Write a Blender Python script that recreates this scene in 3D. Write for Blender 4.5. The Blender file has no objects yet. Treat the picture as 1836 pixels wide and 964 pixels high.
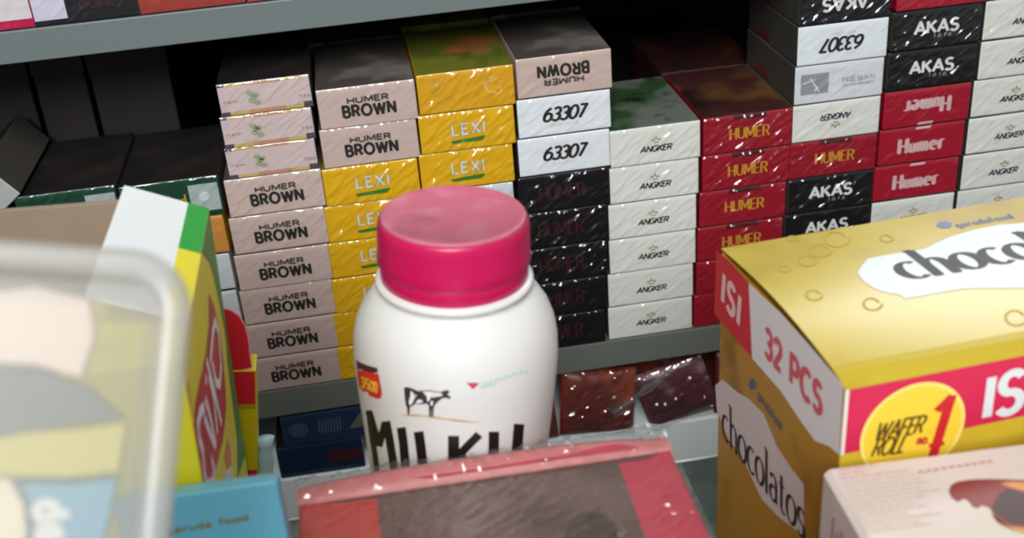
import bpy, bmesh, math, random
from mathutils import Vector, Matrix, noise
SC = bpy.context.scene
COL = SC.collection
R_ = math.radians

# ------------------------------------------------------------------ camera, sky, lamps, exposure
# Lengths below are millimetres; the origin is the camera's foot on the rack's axis, CZ above the floor.
CZ = 1450.0
F_PX, IMG_W, IMG_H = 2100.0, 1836.0, 964.0
CAM = Vector((0.0, -625.688, 0.0))
# camera axes from yaw, pitch and roll
def cam_axes(pitch, yaw, roll):
    cy, sy, cp, sp = math.cos(yaw), math.sin(yaw), math.cos(pitch), math.sin(pitch)
    fwd = Vector((sy*cp, cy*cp, -sp)); right = Vector((cy, -sy, 0)); up = right.cross(fwd)
    cr, sr = math.cos(roll), math.sin(roll)
    return cr*right + sr*up, -sr*right + cr*up, -fwd
RIGHT, UP, BACK = cam_axes(0.4812258, 0.1202929, -0.0732417)

def W(v): return Vector((v[0], v[1], v[2] + CZ)) / 1000.0

cd = bpy.data.cameras.new('camera'); cam = bpy.data.objects.new('camera', cd); COL.objects.link(cam)
cam.matrix_world = Matrix.Translation(W(CAM)) @ Matrix((RIGHT, UP, BACK)).transposed().to_4x4()
cd.sensor_width = 36.0; cd.lens = F_PX / IMG_W * 36.0
cd.clip_start = 0.01; cd.clip_end = 50
cd.dof.use_dof = True; cd.dof.focus_distance = 0.53; cd.dof.aperture_fstop = 15.0
SC.camera = cam

wd = bpy.data.worlds.new('world'); SC.world = wd; wd.use_nodes = True
wd.node_tree.nodes['Background'].inputs[0].default_value = (0.86, 0.93, 1.0, 1)
wd.node_tree.nodes['Background'].inputs[1].default_value = 0.34

def lamp(name, loc, target, size, power, color):
    l = bpy.data.lights.new(name, 'AREA'); l.shape = 'RECTANGLE'; l.size, l.size_y = size
    l.energy = power; l.color = color
    o = bpy.data.objects.new(name, l); COL.objects.link(o)
    o.location = W(loc)
    o.rotation_euler = (W(target) - W(loc)).to_track_quat('-Z', 'Y').to_euler()
    return o
lamp('ceiling_lamp', (-20, -1000, 850), (90, 0, -240), (0.50, 0.28), 8.5, (1.0, 0.97, 0.92))
lamp('added_front_beam', (-350, -2250, 1200), (60, 0, -215), (0.8, 0.9), 4.0, (0.94, 0.97, 1.0)).data.spread = R_(42)  # unseen area lamp added high in front, beam narrowed to fade towards the right

lamp('wall_tube_lamp', (540, 400, 300), (100, -350, -180), (0.50, 0.08), 3.2, (0.95, 0.98, 1.0))

SC.view_settings.view_transform = 'Standard'; SC.view_settings.look = 'None'
SC.view_settings.gamma = 1.0; SC.view_settings.use_curve_mapping = False
SC.view_settings.exposure = -0.07

# ------------------------------------------------------------------ rays: a pixel of the photograph to a point on a real plane
def ray(px):
    return RIGHT*((px[0]-918)/F_PX) - UP*((px[1]-482)/F_PX) - BACK
def on_plane(px, p0, n):
    d = ray(px); return CAM + d * ((Vector(p0)-CAM).dot(n) / d.dot(n))
def onY(px, Y): return on_plane(px, (0, Y, 0), Vector((0, 1, 0)))
def onZ(px, Z): return on_plane(px, (0, 0, Z), Vector((0, 0, 1)))
def on_cyl(px, cx, cy, rf, inv, p0, up):
    """first hit, in its own upright frame, on a round body standing askew at p0; its radius at height z is rf(z)"""
    d = inv @ ray(px); r = rf(-200); o = inv @ (CAM - p0 - Vector((0, 0, up))) + p0
    for _ in range(8):
        a = d.x**2 + d.y**2; b = 2*((o.x-cx)*d.x + (o.y-cy)*d.y); c = (o.x-cx)**2 + (o.y-cy)**2 - r*r
        disc = max(b*b - 4*a*c, 0); p = o + d*((-b - math.sqrt(disc)) / (2*a)); r = rf(p.z)
    return p

# ------------------------------------------------------------------ materials
def lin(c):
    return tuple(((x/255)/12.92 if x/255 <= .04045 else ((x/255+.055)/1.055)**2.4) for x in c) + (1,)
def mat(name, rgb, rough=.5, spec=.5, coat=0, metal=0, bump=None, mix=None, coat_rough=.08):
    m = bpy.data.materials.new(name); m.use_nodes = True; nt = m.node_tree; b = nt.nodes['Principled BSDF']
    b.inputs['Base Color'].default_value = lin(rgb); b.inputs['Roughness'].default_value = rough
    b.inputs['Specular IOR Level'].default_value = spec; b.inputs['Metallic'].default_value = metal
    b.inputs['Coat Weight'].default_value = coat; b.inputs['Coat Roughness'].default_value = coat_rough
    tc = nt.nodes.new('ShaderNodeTexCoord')
    if mix:      # (second colour, noise scale per metre, low, high)
        for rgb2, sc, lo, hi, seed in mix:
            n = nt.nodes.new('ShaderNodeTexNoise'); n.noise_dimensions = '4D'; n.inputs['Scale'].default_value = sc; n.inputs['W'].default_value = seed
            n.inputs['Detail'].default_value = 3
            nt.links.new(tc.outputs['Object'], n.inputs['Vector'])
            rp = nt.nodes.new('ShaderNodeMapRange'); rp.inputs['From Min'].default_value = lo; rp.inputs['From Max'].default_value = hi
            nt.links.new(n.outputs['Fac'], rp.inputs['Value'])
            mx = nt.nodes.new('ShaderNodeMix'); mx.data_type = 'RGBA'
            nt.links.new(rp.outputs['Result'], mx.inputs['Factor'])
            src = b.inputs['Base Color']
            if src.is_linked: nt.links.new(src.links[0].from_socket, mx.inputs['A'])
            else: mx.inputs['A'].default_value = src.default_value
            mx.inputs['B'].default_value = lin(rgb2)
            nt.links.new(mx.outputs['Result'], src)
    if bump:     # (scale per metre, distance in mm)
        n = nt.nodes.new('ShaderNodeTexNoise'); n.inputs['Scale'].default_value = bump[0]; n.inputs['Detail'].default_value = 2
        nt.links.new(tc.outputs['Object'], n.inputs['Vector'])
        bp = nt.nodes.new('ShaderNodeBump'); bp.inputs['Strength'].default_value = 1; bp.inputs['Distance'].default_value = bump[1]/1000
        nt.links.new(n.outputs['Fac'], bp.inputs['Height']); nt.links.new(bp.outputs['Normal'], b.inputs['Normal'])
    return m
def film_mat(name, weight=.10, tint=(1, 1, 1), rough=.12, haze=0.0):
    m = bpy.data.materials.new(name); m.use_nodes = True; nt = m.node_tree; nt.nodes.clear()
    out = nt.nodes.new('ShaderNodeOutputMaterial'); tr = nt.nodes.new('ShaderNodeBsdfTransparent'); gl = nt.nodes.new('ShaderNodeBsdfGlossy')
    tr.inputs[0].default_value = tint + (1,); gl.inputs['Roughness'].default_value = rough
    lw = nt.nodes.new('ShaderNodeLayerWeight'); lw.inputs['Blend'].default_value = .35
    mr = nt.nodes.new('ShaderNodeMapRange'); mr.inputs['To Min'].default_value = weight; mr.inputs['To Max'].default_value = min(1, weight+.3)
    nt.links.new(lw.outputs['Fresnel'], mr.inputs['Value'])
    ms = nt.nodes.new('ShaderNodeMixShader'); nt.links.new(mr.outputs['Result'], ms.inputs[0])
    base = tr.outputs[0]
    if haze > 0:
        df = nt.nodes.new('ShaderNodeBsdfDiffuse'); df.inputs[0].default_value = (.62, .61, .57, 1)
        tl = nt.nodes.new('ShaderNodeBsdfTranslucent'); tl.inputs[0].default_value = (.8, .79, .75, 1)
        m1 = nt.nodes.new('ShaderNodeMixShader'); m1.inputs[0].default_value = .4; nt.links.new(df.outputs[0], m1.inputs[1]); nt.links.new(tl.outputs[0], m1.inputs[2])
        m2 = nt.nodes.new('ShaderNodeMixShader'); m2.inputs[0].default_value = haze; nt.links.new(tr.outputs[0], m2.inputs[1]); nt.links.new(m1.outputs[0], m2.inputs[2])
        base = m2.outputs[0]
    nt.links.new(base, ms.inputs[1]); nt.links.new(gl.outputs[0], ms.inputs[2])
    nt.links.new(ms.outputs[0], out.inputs[0])
    return m
M = {}
def mm(key, *a, **k):
    if key not in M: M[key] = mat(key, *a, **k)
    return M[key]
FILM = film_mat('clear wrap', .05)
FILM_HEAVY = film_mat('heavy clear wrap', .08, rough=.13, haze=.03)
FILM_PACKET = film_mat('crackly clear wrap', .14, rough=.1, haze=.04)

# ------------------------------------------------------------------ meshes
def mesh(name, verts, faces, mats, fm=None, smooth=False):
    me = bpy.data.meshes.new(name)
    me.from_pydata([tuple(Vector(v)/1000) for v in verts], [], faces)
    for m in mats: me.materials.append(m)
    if fm: me.polygons.foreach_set('material_index', fm)
    if smooth: me.polygons.foreach_set('use_smooth', [True]*len(me.polygons))
    me.update(); return me
def link(name, me, parent=None, loc=None):
    o = bpy.data.objects.new(name, me); COL.objects.link(o)
    if parent: o.parent = parent
    if loc is not None: o.location = loc
    return o
def tag(o, label, cat, group=None, kind=None):
    o['label'] = label; o['category'] = cat
    if group: o['group'] = group
    if kind: o['kind'] = kind
    return o
def empty(name, p):
    o = bpy.data.objects.new(name, None); COL.objects.link(o); o.location = W(p); o.empty_display_size = .01
    o['o'] = list(p); return o
def rel(verts, o): return [Vector(v) - Vector(o) for v in verts]
def part(name, verts, faces, mats, parent, fm=None, smooth=False):
    """a mesh given in scene millimetres, hung on a thing whose empty stands at parent['o']"""
    root = parent
    while 'o' not in root: root = root.parent
    return link(name, mesh(name, rel(verts, root['o']), faces, mats, fm, smooth), parent)

def bm_box(corners, bevel=.8, seg=2):
    """eight corners (bottom four anticlockwise, then top four) -> verts, faces, normals"""
    bm = bmesh.new(); vs = [bm.verts.new(c) for c in corners]
    for f in ((3, 2, 1, 0), (4, 5, 6, 7), (0, 1, 5, 4), (1, 2, 6, 5), (2, 3, 7, 6), (3, 0, 4, 7)): bm.faces.new([vs[i] for i in f])
    bmesh.ops.recalc_face_normals(bm, faces=bm.faces)
    if bevel: bmesh.ops.bevel(bm, geom=bm.edges[:], offset=bevel, segments=seg, affect='EDGES', profile=.5)
    bm.normal_update()
    v = [x.co.copy() for x in bm.verts]; bm.verts.index_update(); f = [[x.index for x in p.verts] for p in bm.faces]; n = [p.normal.copy() for p in bm.faces]
    bm.free(); return v, f, n
def cuboid(x0, x1, y0, y1, z0, z1):
    return [(x0, y0, z0), (x1, y0, z0), (x1, y1, z0), (x0, y1, z0), (x0, y0, z1), (x1, y0, z1), (x1, y1, z1), (x0, y1, z1)]
def box_part(name, corners, m, parent, bevel=.8):
    v, f, n = bm_box(corners, bevel); return part(name, v, f, [m], parent)
def lathe(prof, cx, cy, n=72, ribs=None):
    """prof: (radius, z); closed at the ends on the axis"""
    v, f = [], []
    for k, (r, z) in enumerate(prof):
        for i in range(n):
            a = 2*math.pi*i/n; rr = r + (ribs[1] if ribs and ribs[0] <= k < ribs[2] and i % 2 else 0)
            v.append((cx + rr*math.cos(a), cy + rr*math.sin(a), z))
    for k in range(len(prof)-1):
        for i in range(n):
            j = (i+1) % n; f.append((k*n+i, k*n+j, (k+1)*n+j, (k+1)*n+i))
    f.append(tuple(reversed(range(n)))); f.append(tuple(range((len(prof)-1)*n, len(prof)*n)))
    return v, f

# ------------------------------------------------------------------ lettering: pen strokes laid on a surface
def arc(cx, cy, rx, ry, a0, a1, n=12):
    return [(cx+rx*math.cos(R_(a0+(a1-a0)*i/n)), cy+ry*math.sin(R_(a0+(a1-a0)*i/n))) for i in range(n+1)]
GL = {
 'A': (.8, [[(0, 0), (.4, 1), (.8, 0)], [(.14, .32), (.66, .32)]]),
 'B': (.64, [[(.02, 0), (.02, 1), (.33, 1)]+arc(.33, .76, .26, .24, 90, -90), [(.02, .52), (.36, .52)]+arc(.36, .26, .28, .26, 90, -90)+[(.02, 0)]]),
 'C': (.74, [arc(.42, .5, .42, .5, 48, 312, 18)]),
 'D': (.72, [[(.02, 0), (.02, 1), (.3, 1)]+arc(.3, .5, .42, .5, 90, -90, 16)+[(.02, 0)]]),
 'E': (.55, [[(.55, 1), (.02, 1), (.02, 0), (.55, 0)], [(.02, .52), (.48, .52)]]),
 'F': (.55, [[(.55, 1), (.02, 1), (.02, 0)], [(.02, .52), (.46, .52)]]),
 'G': (.78, [arc(.42, .5, .42, .5, 45, 325, 18)+[(.76, .46), (.45, .46)]]),
 'H': (.68, [[(.02, 0), (.02, 1)], [(.66, 0), (.66, 1)], [(.02, .5), (.66, .5)]]),
 'I': (.1, [[(.05, 0), (.05, 1)]]),
 'K': (.66, [[(.02, 0), (.02, 1)], [(.64, 1), (.04, .45)], [(.22, .6), (.66, 0)]]),
 'L': (.52, [[(.02, 1), (.02, 0), (.52, 0)]]),
 'M': (.86, [[(.02, 0), (.05, 1), (.43, .2), (.81, 1), (.84, 0)]]),
 'N': (.72, [[(.02, 0), (.02, 1), (.7, 0), (.7, 1)]]),
 'O': (.94, [arc(.47, .5, .47, .5, 90, 450, 26)]),
 'P': (.62, [[(.02, 0), (.02, 1), (.33, 1)]+arc(.33, .72, .28, .28, 90, -90)+[(.02, .44)]]),
 'R': (.66, [[(.02, 0), (.02, 1), (.33, 1)]+arc(.33, .74, .28, .26, 90, -90)+[(.02, .48)], [(.33, .48), (.66, 0)]]),
 'S': (.6, [arc(.31, .75, .27, .25, 30, 250, 14)+arc(.29, .26, .29, .26, 80, -150, 14)]),
 'T': (.66, [[(.33, 0), (.33, 1)], [(0, 1), (.66, 1)]]),
 'U': (.68, [[(.02, 1)]+arc(.34, .33, .32, .33, 180, 360, 14)+[(.66, 1)]]),
 'V': (.78, [[(0, 1), (.39, 0), (.78, 1)]]),
 'g': (.58, [arc(.28, .32, .23, .32, 30, 330, 16), [(.5, .64), (.5, -.1)]+arc(.29, -.1, .21, .2, 0, -140, 8)]),
 'W': (1.1, [[(0, 1), (.27, 0), (.55, .9), (.83, 0), (1.1, 1)]]),
 'X': (.68, [[(0, 0), (.68, 1)], [(0, 1), (.68, 0)]]),
 '0': (.62, [arc(.31, .5, .31, .5, 90, 450, 22)]),
 '1': (.3, [[(0, .8), (.22, 1), (.22, 0)]]),
 '2': (.58, [arc(.28, .72, .27, .28, 165, -25, 12)+[(.02, 0), (.58, 0)]]),
 '3': (.56, [arc(.26, .75, .26, .25, 150, -80, 12)+arc(.26, .27, .29, .27, 80, -150, 12)]),
 '5': (.56, [[(.52, 1), (.08, 1), (.06, .56)]+arc(.26, .31, .3, .31, 110, -150, 14)]),
 '6': (.6, [[(.44, 1)]+arc(.36, .38, .34, .5, 120, 180, 8)+arc(.3, .3, .29, .3, 180, 540, 20)]),
 '7': (.52, [[(0, 1), (.52, 1), (.16, 0)]]),
 'c': (.5, [arc(.29, .32, .27, .32, 55, 310, 16)]),
 'h': (.58, [[(.08, 0), (.08, 1.05)], arc(.29, .4, .21, .24, 180, 0, 10)+[(.5, 0)]]),
 'o': (.58, [arc(.29, .32, .28, .32, 90, 450, 20)]),
 'l': (.18, [[(.09, 0), (.09, 1.05)]]),
 'a': (.54, [arc(.25, .42, .2, .22, 150, 0, 8)+[(.45, 0)], arc(.25, .18, .21, .18, 60, 330, 12)]),
 't': (.4, [[(.16, .85), (.16, .12)]+arc(.28, .12, .12, .12, 180, 320, 6), [(0, .63), (.36, .63)]]),
 's': (.44, [arc(.22, .48, .18, .16, 35, 250, 10)+arc(.21, .16, .2, .16, 80, -145, 10)]),
 'u': (.54, [[(.06, .64)]+arc(.26, .22, .2, .22, 180, 340, 8), [(.47, .64), (.47, 0)]]),
 'm': (.86, [[(.06, 0), (.06, .64)], arc(.24, .42, .18, .22, 180, 0, 8)+[(.42, 0)], arc(.6, .42, .18, .22, 180, 0, 8)+[(.78, 0)]]),
 'e': (.54, [[(.03, .34), (.52, .34)]+arc(.28, .32, .25, .32, 5, 310, 16)]),
 'r': (.4, [[(.08, 0), (.08, .64)], arc(.27, .42, .19, .22, 170, 50, 7)]),
 'i': (.18, [[(.09, 0), (.09, .64)], [(.09, .8), (.09, .92)]]),
 'p': (.56, [[(.08, -.32), (.08, .64)], arc(.3, .32, .24, .32, 150, -150, 16)]),
 'n': (.58, [[(.08, 0), (.08, .64)], arc(.29, .4, .21, .24, 180, 0, 10)+[(.5, 0)]]),
 'd': (.58, [[(.5, 0), (.5, 1.05)], arc(.28, .32, .23, .32, 30, 330, 16)]),
 'f': (.36, [[(.14, 0), (.14, .85)]+arc(.28, .85, .14, .2, 180, 60, 6), [(0, .63), (.34, .63)]]),
 'b': (.58, [[(.08, 0), (.08, 1.05)], arc(.3, .32, .23, .32, 150, -150, 16)]),
 ' ': (.35, []), '.': (.14, [[(.07, 0), (.07, .12)]]),
}
SERIFS = {'h': [(.08, 0), (.5, 0), (.03, 1.05)], 'l': [(.09, 0), (.04, 1.05)], 'n': [(.08, 0), (.5, 0)], 'r': [(.08, 0)], 'i': [(.09, 0)], 'm': [(.06, 0), (.42, 0), (.78, 0)],
          'H': [(.02, 0), (.02, 1), (.66, 0), (.66, 1)], 'M': [(.02, 0), (.84, 0)], 'U': [(.02, 1), (.66, 1)], 'E': [(.02, 0)], 'R': [(.02, 0), (.64, 0)]}
def text_strokes(txt, height, width=None, track=.2, shear=0, serif=0):
    x = 0; S = []
    for ch in txt:
        w, ps = GL[ch]
        for p in ps: S.append([(x+a, b) for a, b in p])
        if serif:
            for a, b in SERIFS.get(ch, []): S.append([(x+a-serif, b), (x+a+serif, b)])
        x += w + track
    x -= track; sx = (width/x) if width else height
    return [[((a-x/2)*sx + (b-.5)*height*shear, (b-.5)*height) for a, b in p] for p in S]
def subdivide(p, step):
    o = [p[0]]
    for a, b in zip(p, p[1:]):
        n = max(1, int(math.hypot(b[0]-a[0], b[1]-a[1])/step))
        for i in range(1, n+1): o.append((a[0]+(b[0]-a[0])*i/n, a[1]+(b[1]-a[1])*i/n))
    return o
def pen(strokes, hx, hy, step=None):
    """polylines -> flat quads; hx is half the width of an upright stroke, hy of a level one; sharp corners end one stroke and start the next"""
    pieces = []
    for p in strokes:
        p = [q for i, q in enumerate(p) if i == 0 or math.hypot(q[0]-p[i-1][0], q[1]-p[i-1][1]) > 1e-6]
        cur = p[:1]
        for i in range(1, len(p)):
            cur.append(p[i])
            if i < len(p)-1:
                ax, ay = p[i][0]-p[i-1][0], p[i][1]-p[i-1][1]; bx, by = p[i+1][0]-p[i][0], p[i+1][1]-p[i][1]
                if (ax*bx+ay*by) < .62*math.hypot(ax, ay)*math.hypot(bx, by):
                    e = min(hx, hy)*.6/math.hypot(ax, ay); cur[-1] = (p[i][0]+ax*e, p[i][1]+ay*e); pieces.append(cur)
                    e = min(hx, hy)*.6/math.hypot(bx, by); cur = [(p[i][0]-bx*e, p[i][1]-by*e)]
        pieces.append(cur)
    V, F = [], []
    for q_, p in enumerate(pieces):
        lift = .009*(q_ % 12)          # strokes that cross lie one on the other
        if step: p = subdivide(p, step)
        n = len(p)
        if n < 2: continue
        dirs = []
        for a, b in zip(p, p[1:]):
            l = math.hypot(b[0]-a[0], b[1]-a[1]) or 1; dirs.append(((b[0]-a[0])/l, (b[1]-a[1])/l))
        base = len(V); closed = math.hypot(p[0][0]-p[-1][0], p[0][1]-p[-1][1]) < 1e-4
        for i in range(n):
            d0 = dirs[i-1] if i > 0 else (dirs[-1] if closed else dirs[0]); d1 = dirs[i] if i < n-1 else (dirs[0] if closed else dirs[-1])
            nx, ny = -(d0[1]+d1[1]), d0[0]+d1[0]; l = math.hypot(nx, ny) or 1; nx /= l; ny /= l
            c = max(.7, nx*-d1[1] + ny*d1[0]); q = p[i]
            V.append((q[0]+nx*hx/c, q[1]+ny*hy/c, lift)); V.append((q[0]-nx*hx/c, q[1]-ny*hy/c, lift))
        for i in range(n-1): F.append((base+2*i, base+2*i+1, base+2*i+3, base+2*i+2))
    return V, F
def fan(poly, rings=1):
    """outline star-shaped about its middle -> rings of faces"""
    n = len(poly); cx = sum(p[0] for p in poly)/n; cy = sum(p[1] for p in poly)/n
    V, F = [(cx, cy)], []
    for k in range(1, rings+1):
        for p in poly: V.append((cx+(p[0]-cx)*k/rings, cy+(p[1]-cy)*k/rings))
    for i in range(n): F.append((0, 1+i, 1+(i+1) % n))
    for k in range(rings-1):
        for i in range(n):
            j = (i+1) % n; F.append((1+k*n+i, 1+(k+1)*n+i, 1+(k+1)*n+j, 1+k*n+j))
    return V, F
def join(*vf):
    V, F = [], []
    for v, f in vf:
        b = len(V); V += list(v); F += [tuple(i+b for i in q) for q in f]
    return V, F
def ngon(poly): return list(poly), [tuple(range(len(poly)))]
class Plane:
    """a flat face of a real thing: origin, across, up, outward"""
    def __init__(s, o, u, v):
        s.o = Vector(o); s.u = Vector(u).normalized(); s.v = Vector(v).normalized(); s.n = s.u.cross(s.v).normalized()
    def p(s, a, b, off=.15): return s.o + s.u*a + s.v*b + s.n*off
    def px(s, q):
        w = on_plane(q, s.o, s.n) - s.o; return (w.dot(s.u), w.dot(s.v))
    def pxs(s, qs): return [s.px(q) for q in qs]
    def put(s, name, vf, m, parent, off=.15):
        v, f = vf; return part(name, [s.p(q[0], q[1], off + (q[2] if len(q) > 2 else 0)) for q in v], f, [m], parent)
    def text_between(s, txt, a, b, h, **k):
        """lettering whose middle line runs from point a to point b (plane millimetres)"""
        dx, dy = b[0]-a[0], b[1]-a[1]; L = math.hypot(dx, dy); cx, cy = (a[0]+b[0])/2, (a[1]+b[1])/2; c, sn = dx/L, dy/L
        return [[(cx+x*c-y*sn, cy+x*sn+y*c) for x, y in p] for p in text_strokes(txt, h, L, **k)]

def film_verts(w, h, seed, nx=40, ny=18, amp=.28, streak=0.0, ridge=None):
    """crumpled clear wrap over a w x h face, in face coordinates (a, b, lift)"""
    V, F = [], []
    for j in range(ny+1):
        for i in range(nx+1):
            a = -w/2 + w*i/nx; b = -h/2 + h*j/ny
            q = Vector((a*.16 + seed*7.3, b*.22 + seed*3.1, seed*1.7))
            z = noise.noise(q)*amp + noise.noise(q*2.7)*amp*.45
            d = noise.noise(Vector(((a-b*1.3)*.5 + seed*5, (a+b*1.3)*.05, seed*2.2)))   # folds run slantwise
            z += streak*max(0, abs(d)-.22)*2.4
            if ridge and b > ridge[0]: z += ridge[1]*min(1, (b-ridge[0])/4)*abs(noise.noise(Vector((a*.22+b*.1, b*.3, seed))))
            ed = min(i, nx-i, j, ny-j); z = z if ed > 0 else z*.2
            if j == ny: z -= .45
            elif j == ny-1: z -= .12
            V.append((a, b, .78 + z))
    for j in range(ny):
        for i in range(nx):
            k = j*(nx+1)+i; F.append((k, k+1, k+nx+2, k+nx+1))
    return V, F

# ------------------------------------------------------------------ floor, rack and counter
TILT = 0.0105
def shelf_z(x): return -391.7 + (x + 62)*TILT
m_grey = mm('grey painted shelf', (104, 114, 113), .45, .4, bump=(900, .05))
m_grey2 = mm('grey painted shelf darker', (98, 102, 95), .5, .35, bump=(900, .05))
m_white = mm('white laminate', (232, 238, 238), .4, .4)
m_dark = mm('dark back board', (30, 27, 24), .8, .2, mix=[((45, 38, 32), 9, .45, .7, 1)])
fl = bpy.data.objects.new('floor', mesh('floor', [(-3000, -3000, 0), (3000, -3000, 0), (3000, 1200, 0), (-3000, 1200, 0)], [(0, 1, 2, 3)], [mm('floor cement', (120, 116, 110), .7)]))
COL.objects.link(fl); fl['kind'] = 'structure'
wb_ = link('wall_back', mesh('wall_back', cuboid(-3000, 3000, 420, 520, 0, 2800), [(0, 1, 5, 4), (3, 2, 6, 7), (4, 5, 6, 7), (0, 1, 2, 3), (0, 3, 7, 4), (1, 2, 6, 5)], [mm('pale painted wall', (198, 196, 188), .7)])); wb_['kind'] = 'structure'

rack = tag(empty('display_rack', (60, 150, -CZ)), 'dark-backed display rack with grey shelf boards holding the stacked cigarette packs', 'rack')
def slanted(x0, x1, y0, y1, zt, th, x_ref, k):
    za, zb = zt + (x0-x_ref)*k, zt + (x1-x_ref)*k
    return [(x0, y0, za-th), (x1, y0, zb-th), (x1, y1, zb-th), (x0, y1, za-th), (x0, y0, za), (x1, y0, zb), (x1, y1, zb), (x0, y1, za)]
box_part('shelf', slanted(-420, 560, 0, 270, -153.6, 17, -110, .012), m_grey, rack, .6)
box_part('shelf', slanted(-420, 560, 0, 270, -391.9, 19.2, -62, TILT), m_grey2, rack, .6)
box_part('shelf', slanted(-420, 560, 2, 270, -460.2, 16, -20, 0), m_white, rack, .6)
box_part('front_panel', slanted(-420, 560, 0, 1.8, -460.0, 260, -20, 0), m_white, rack, 1)
box_part('back_panel', cuboid(-420, 560, 270, 278, -CZ, -60), m_dark, rack, .5)
for x0 in (-436, 560): box_part('side_panel', cuboid(x0, x0+16, 0, 278, -CZ, -100), m_grey2, rack, .6)

cnt = tag(empty('shop_counter', (0, -600, -CZ)), 'dark green glass-topped counter carrying the bottle and cartons', 'counter')
m_gl = mm('dark green glass top', (46, 62, 56), .25, .5, mix=[((92, 112, 100), 55, .5, .68, 2), ((18, 26, 24), 30, .5, .7, 6)])
m_edge = mm('ground glass edge', (190, 205, 200), .3)
CT = -306.0
box_part('glass_top', cuboid(-420, 560, -700, -237.6, CT-8, CT), m_gl, cnt, .5)
box_part('edge_strip', cuboid(-420, 560, -237.4, -236.4, CT-8, CT+.3), m_edge, cnt, .1)
box_part('cabinet', cuboid(-410, 550, -690, -250, -CZ, CT-8.2), mm('counter carcass', (70, 66, 60), .6), cnt, 1)

# ------------------------------------------------------------------ cigarette packs
PW, PD, PH = 54.6, 85.0, 23.4
def pack_body(key, end, top, side, w=PW, d=PD, h=PH):
    v, f, n = bm_box(cuboid(-w/2, w/2, -d/2, d/2, 0, h), .7, 2)
    fm = [0 if abs(q.y) > .6 else (1 if abs(q.z) > .6 else 2) for q in n]
    return mesh('pack ' + key, v, f, [end, top, side], fm)
def multi(name, z, layers, d=PD):
    """several flat prints on a pack end -> one mesh; layers: (verts+faces, material)"""
    V, F, fm, ms = [], [], [], []
    for k, (vf, m) in enumerate(layers):
        b = len(V); V += [(p[0], -d/2-.1-.11*k-(p[2] if len(p) > 2 else 0), z+p[1]) for p in vf[0]]; F += [tuple(i+b for i in q) for q in vf[1]]; fm += [k]*len(vf[1]); ms.append(m)
    return mesh(name, V, F, ms, fm)
ink = mm('black ink', (38, 34, 33), .5); ink2 = mm('soft black ink', (72, 64, 62), .5)
gold = mm('gold ink', (196, 148, 48), .4); silver = mm('silver ink', (222, 220, 205), .35); whiteink = mm('white ink', (226, 224, 222), .5)
greenink = mm('green ink', (52, 120, 40), .5); maroon = mm('maroon ink', (66, 26, 30), .5); greyink = mm('grey ink', (150, 152, 155), .5)
faintred = mm('faint red ink', (208, 188, 186), .5); darkred = mm('dark maroon', (70, 14, 22), .5); paleink = mm('pale dusty pink', (214, 178, 176), .5)
H2 = PH/2
def T(txt, h, w, dx=0, dz=0, hx=.5, hy=.5, **k):
    v, f = pen(text_strokes(txt, h, w, **k), hx, hy); return [(q[0]+dx, q[1]+dz, q[2]) for q in v], f
def moved(vf, dx, dz): return [(q[0]+dx, q[1]+dz) + tuple(q[2:]) for q in vf[0]], vf[1]
BR = {}
def brand(key, end, top, side, layers, **dims):
    BR[key] = dict(body=pack_body(key, end, top, side, **dims), print=multi('lettering', dims.get('h', PH)/2, layers, dims.get('d', PD)) if layers else None, dims=(dims.get('w', PW), dims.get('d', PD), dims.get('h', PH)))
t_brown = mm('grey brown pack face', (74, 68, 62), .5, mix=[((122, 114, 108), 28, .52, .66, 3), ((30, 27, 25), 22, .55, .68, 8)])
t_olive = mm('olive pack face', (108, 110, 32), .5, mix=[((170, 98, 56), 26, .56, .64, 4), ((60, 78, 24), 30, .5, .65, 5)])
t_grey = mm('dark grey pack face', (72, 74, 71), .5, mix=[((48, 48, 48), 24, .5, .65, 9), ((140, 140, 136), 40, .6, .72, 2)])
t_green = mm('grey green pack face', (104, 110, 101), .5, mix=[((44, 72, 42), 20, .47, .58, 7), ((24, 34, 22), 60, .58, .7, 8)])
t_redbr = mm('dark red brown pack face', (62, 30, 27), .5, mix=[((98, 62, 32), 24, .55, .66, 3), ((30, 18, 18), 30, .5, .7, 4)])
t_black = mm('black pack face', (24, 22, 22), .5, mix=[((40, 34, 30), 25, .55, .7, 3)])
brown = mm('pale pink brown card', (200, 178, 168), .45)
s_shaded = mm('shaded pack side', (74, 70, 64), .5, mix=[((110, 34, 36), 26, .58, .62, 5)])  # shade between the stacks put into the side colour; red patches are print
brand('brown', brown, t_brown, brown, [(T('BROWN', 6.2, 28.8, .6, -2.6, .84, .8, track=.32), ink), (T('HUMER', 3.0, 22.6, .6, 3.7, .5, .5, track=.22), ink2)])
lexi = mm('yellow card', (222, 172, 22), .4)
lexip = mm('amber yellow card', (216, 162, 28), .4)
lx = text_strokes('LEXI', 6.4, 18.6, track=.36)
wedge = ngon([(-10.2, -5.6), (9.8, -4.2), (9.6, -5.4), (7.8, -7.0), (-9.4, -7.2)])
brand('lexi', lexi, t_olive, lexi, [(moved(pen(lx, .85, .8), .5, 1.0), greyink), (moved(pen(lx, .5, .5), .5, 1.0), silver), (wedge, greenink)])
emb = join(*[moved(pen([arc(0, 0, r, r*.8, a, a+200, 8)], .35, .35), dx, dz) for r, a, dx, dz in ((4, 20, 15, 1), (2.6, 200, 17, -2), (5.4, 80, 15.5, 1.5), (1.5, 0, 13, 4), (2, 120, 19, 4))])
pat = mm('pale emblem print', (228, 190, 110), .5)
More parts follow.
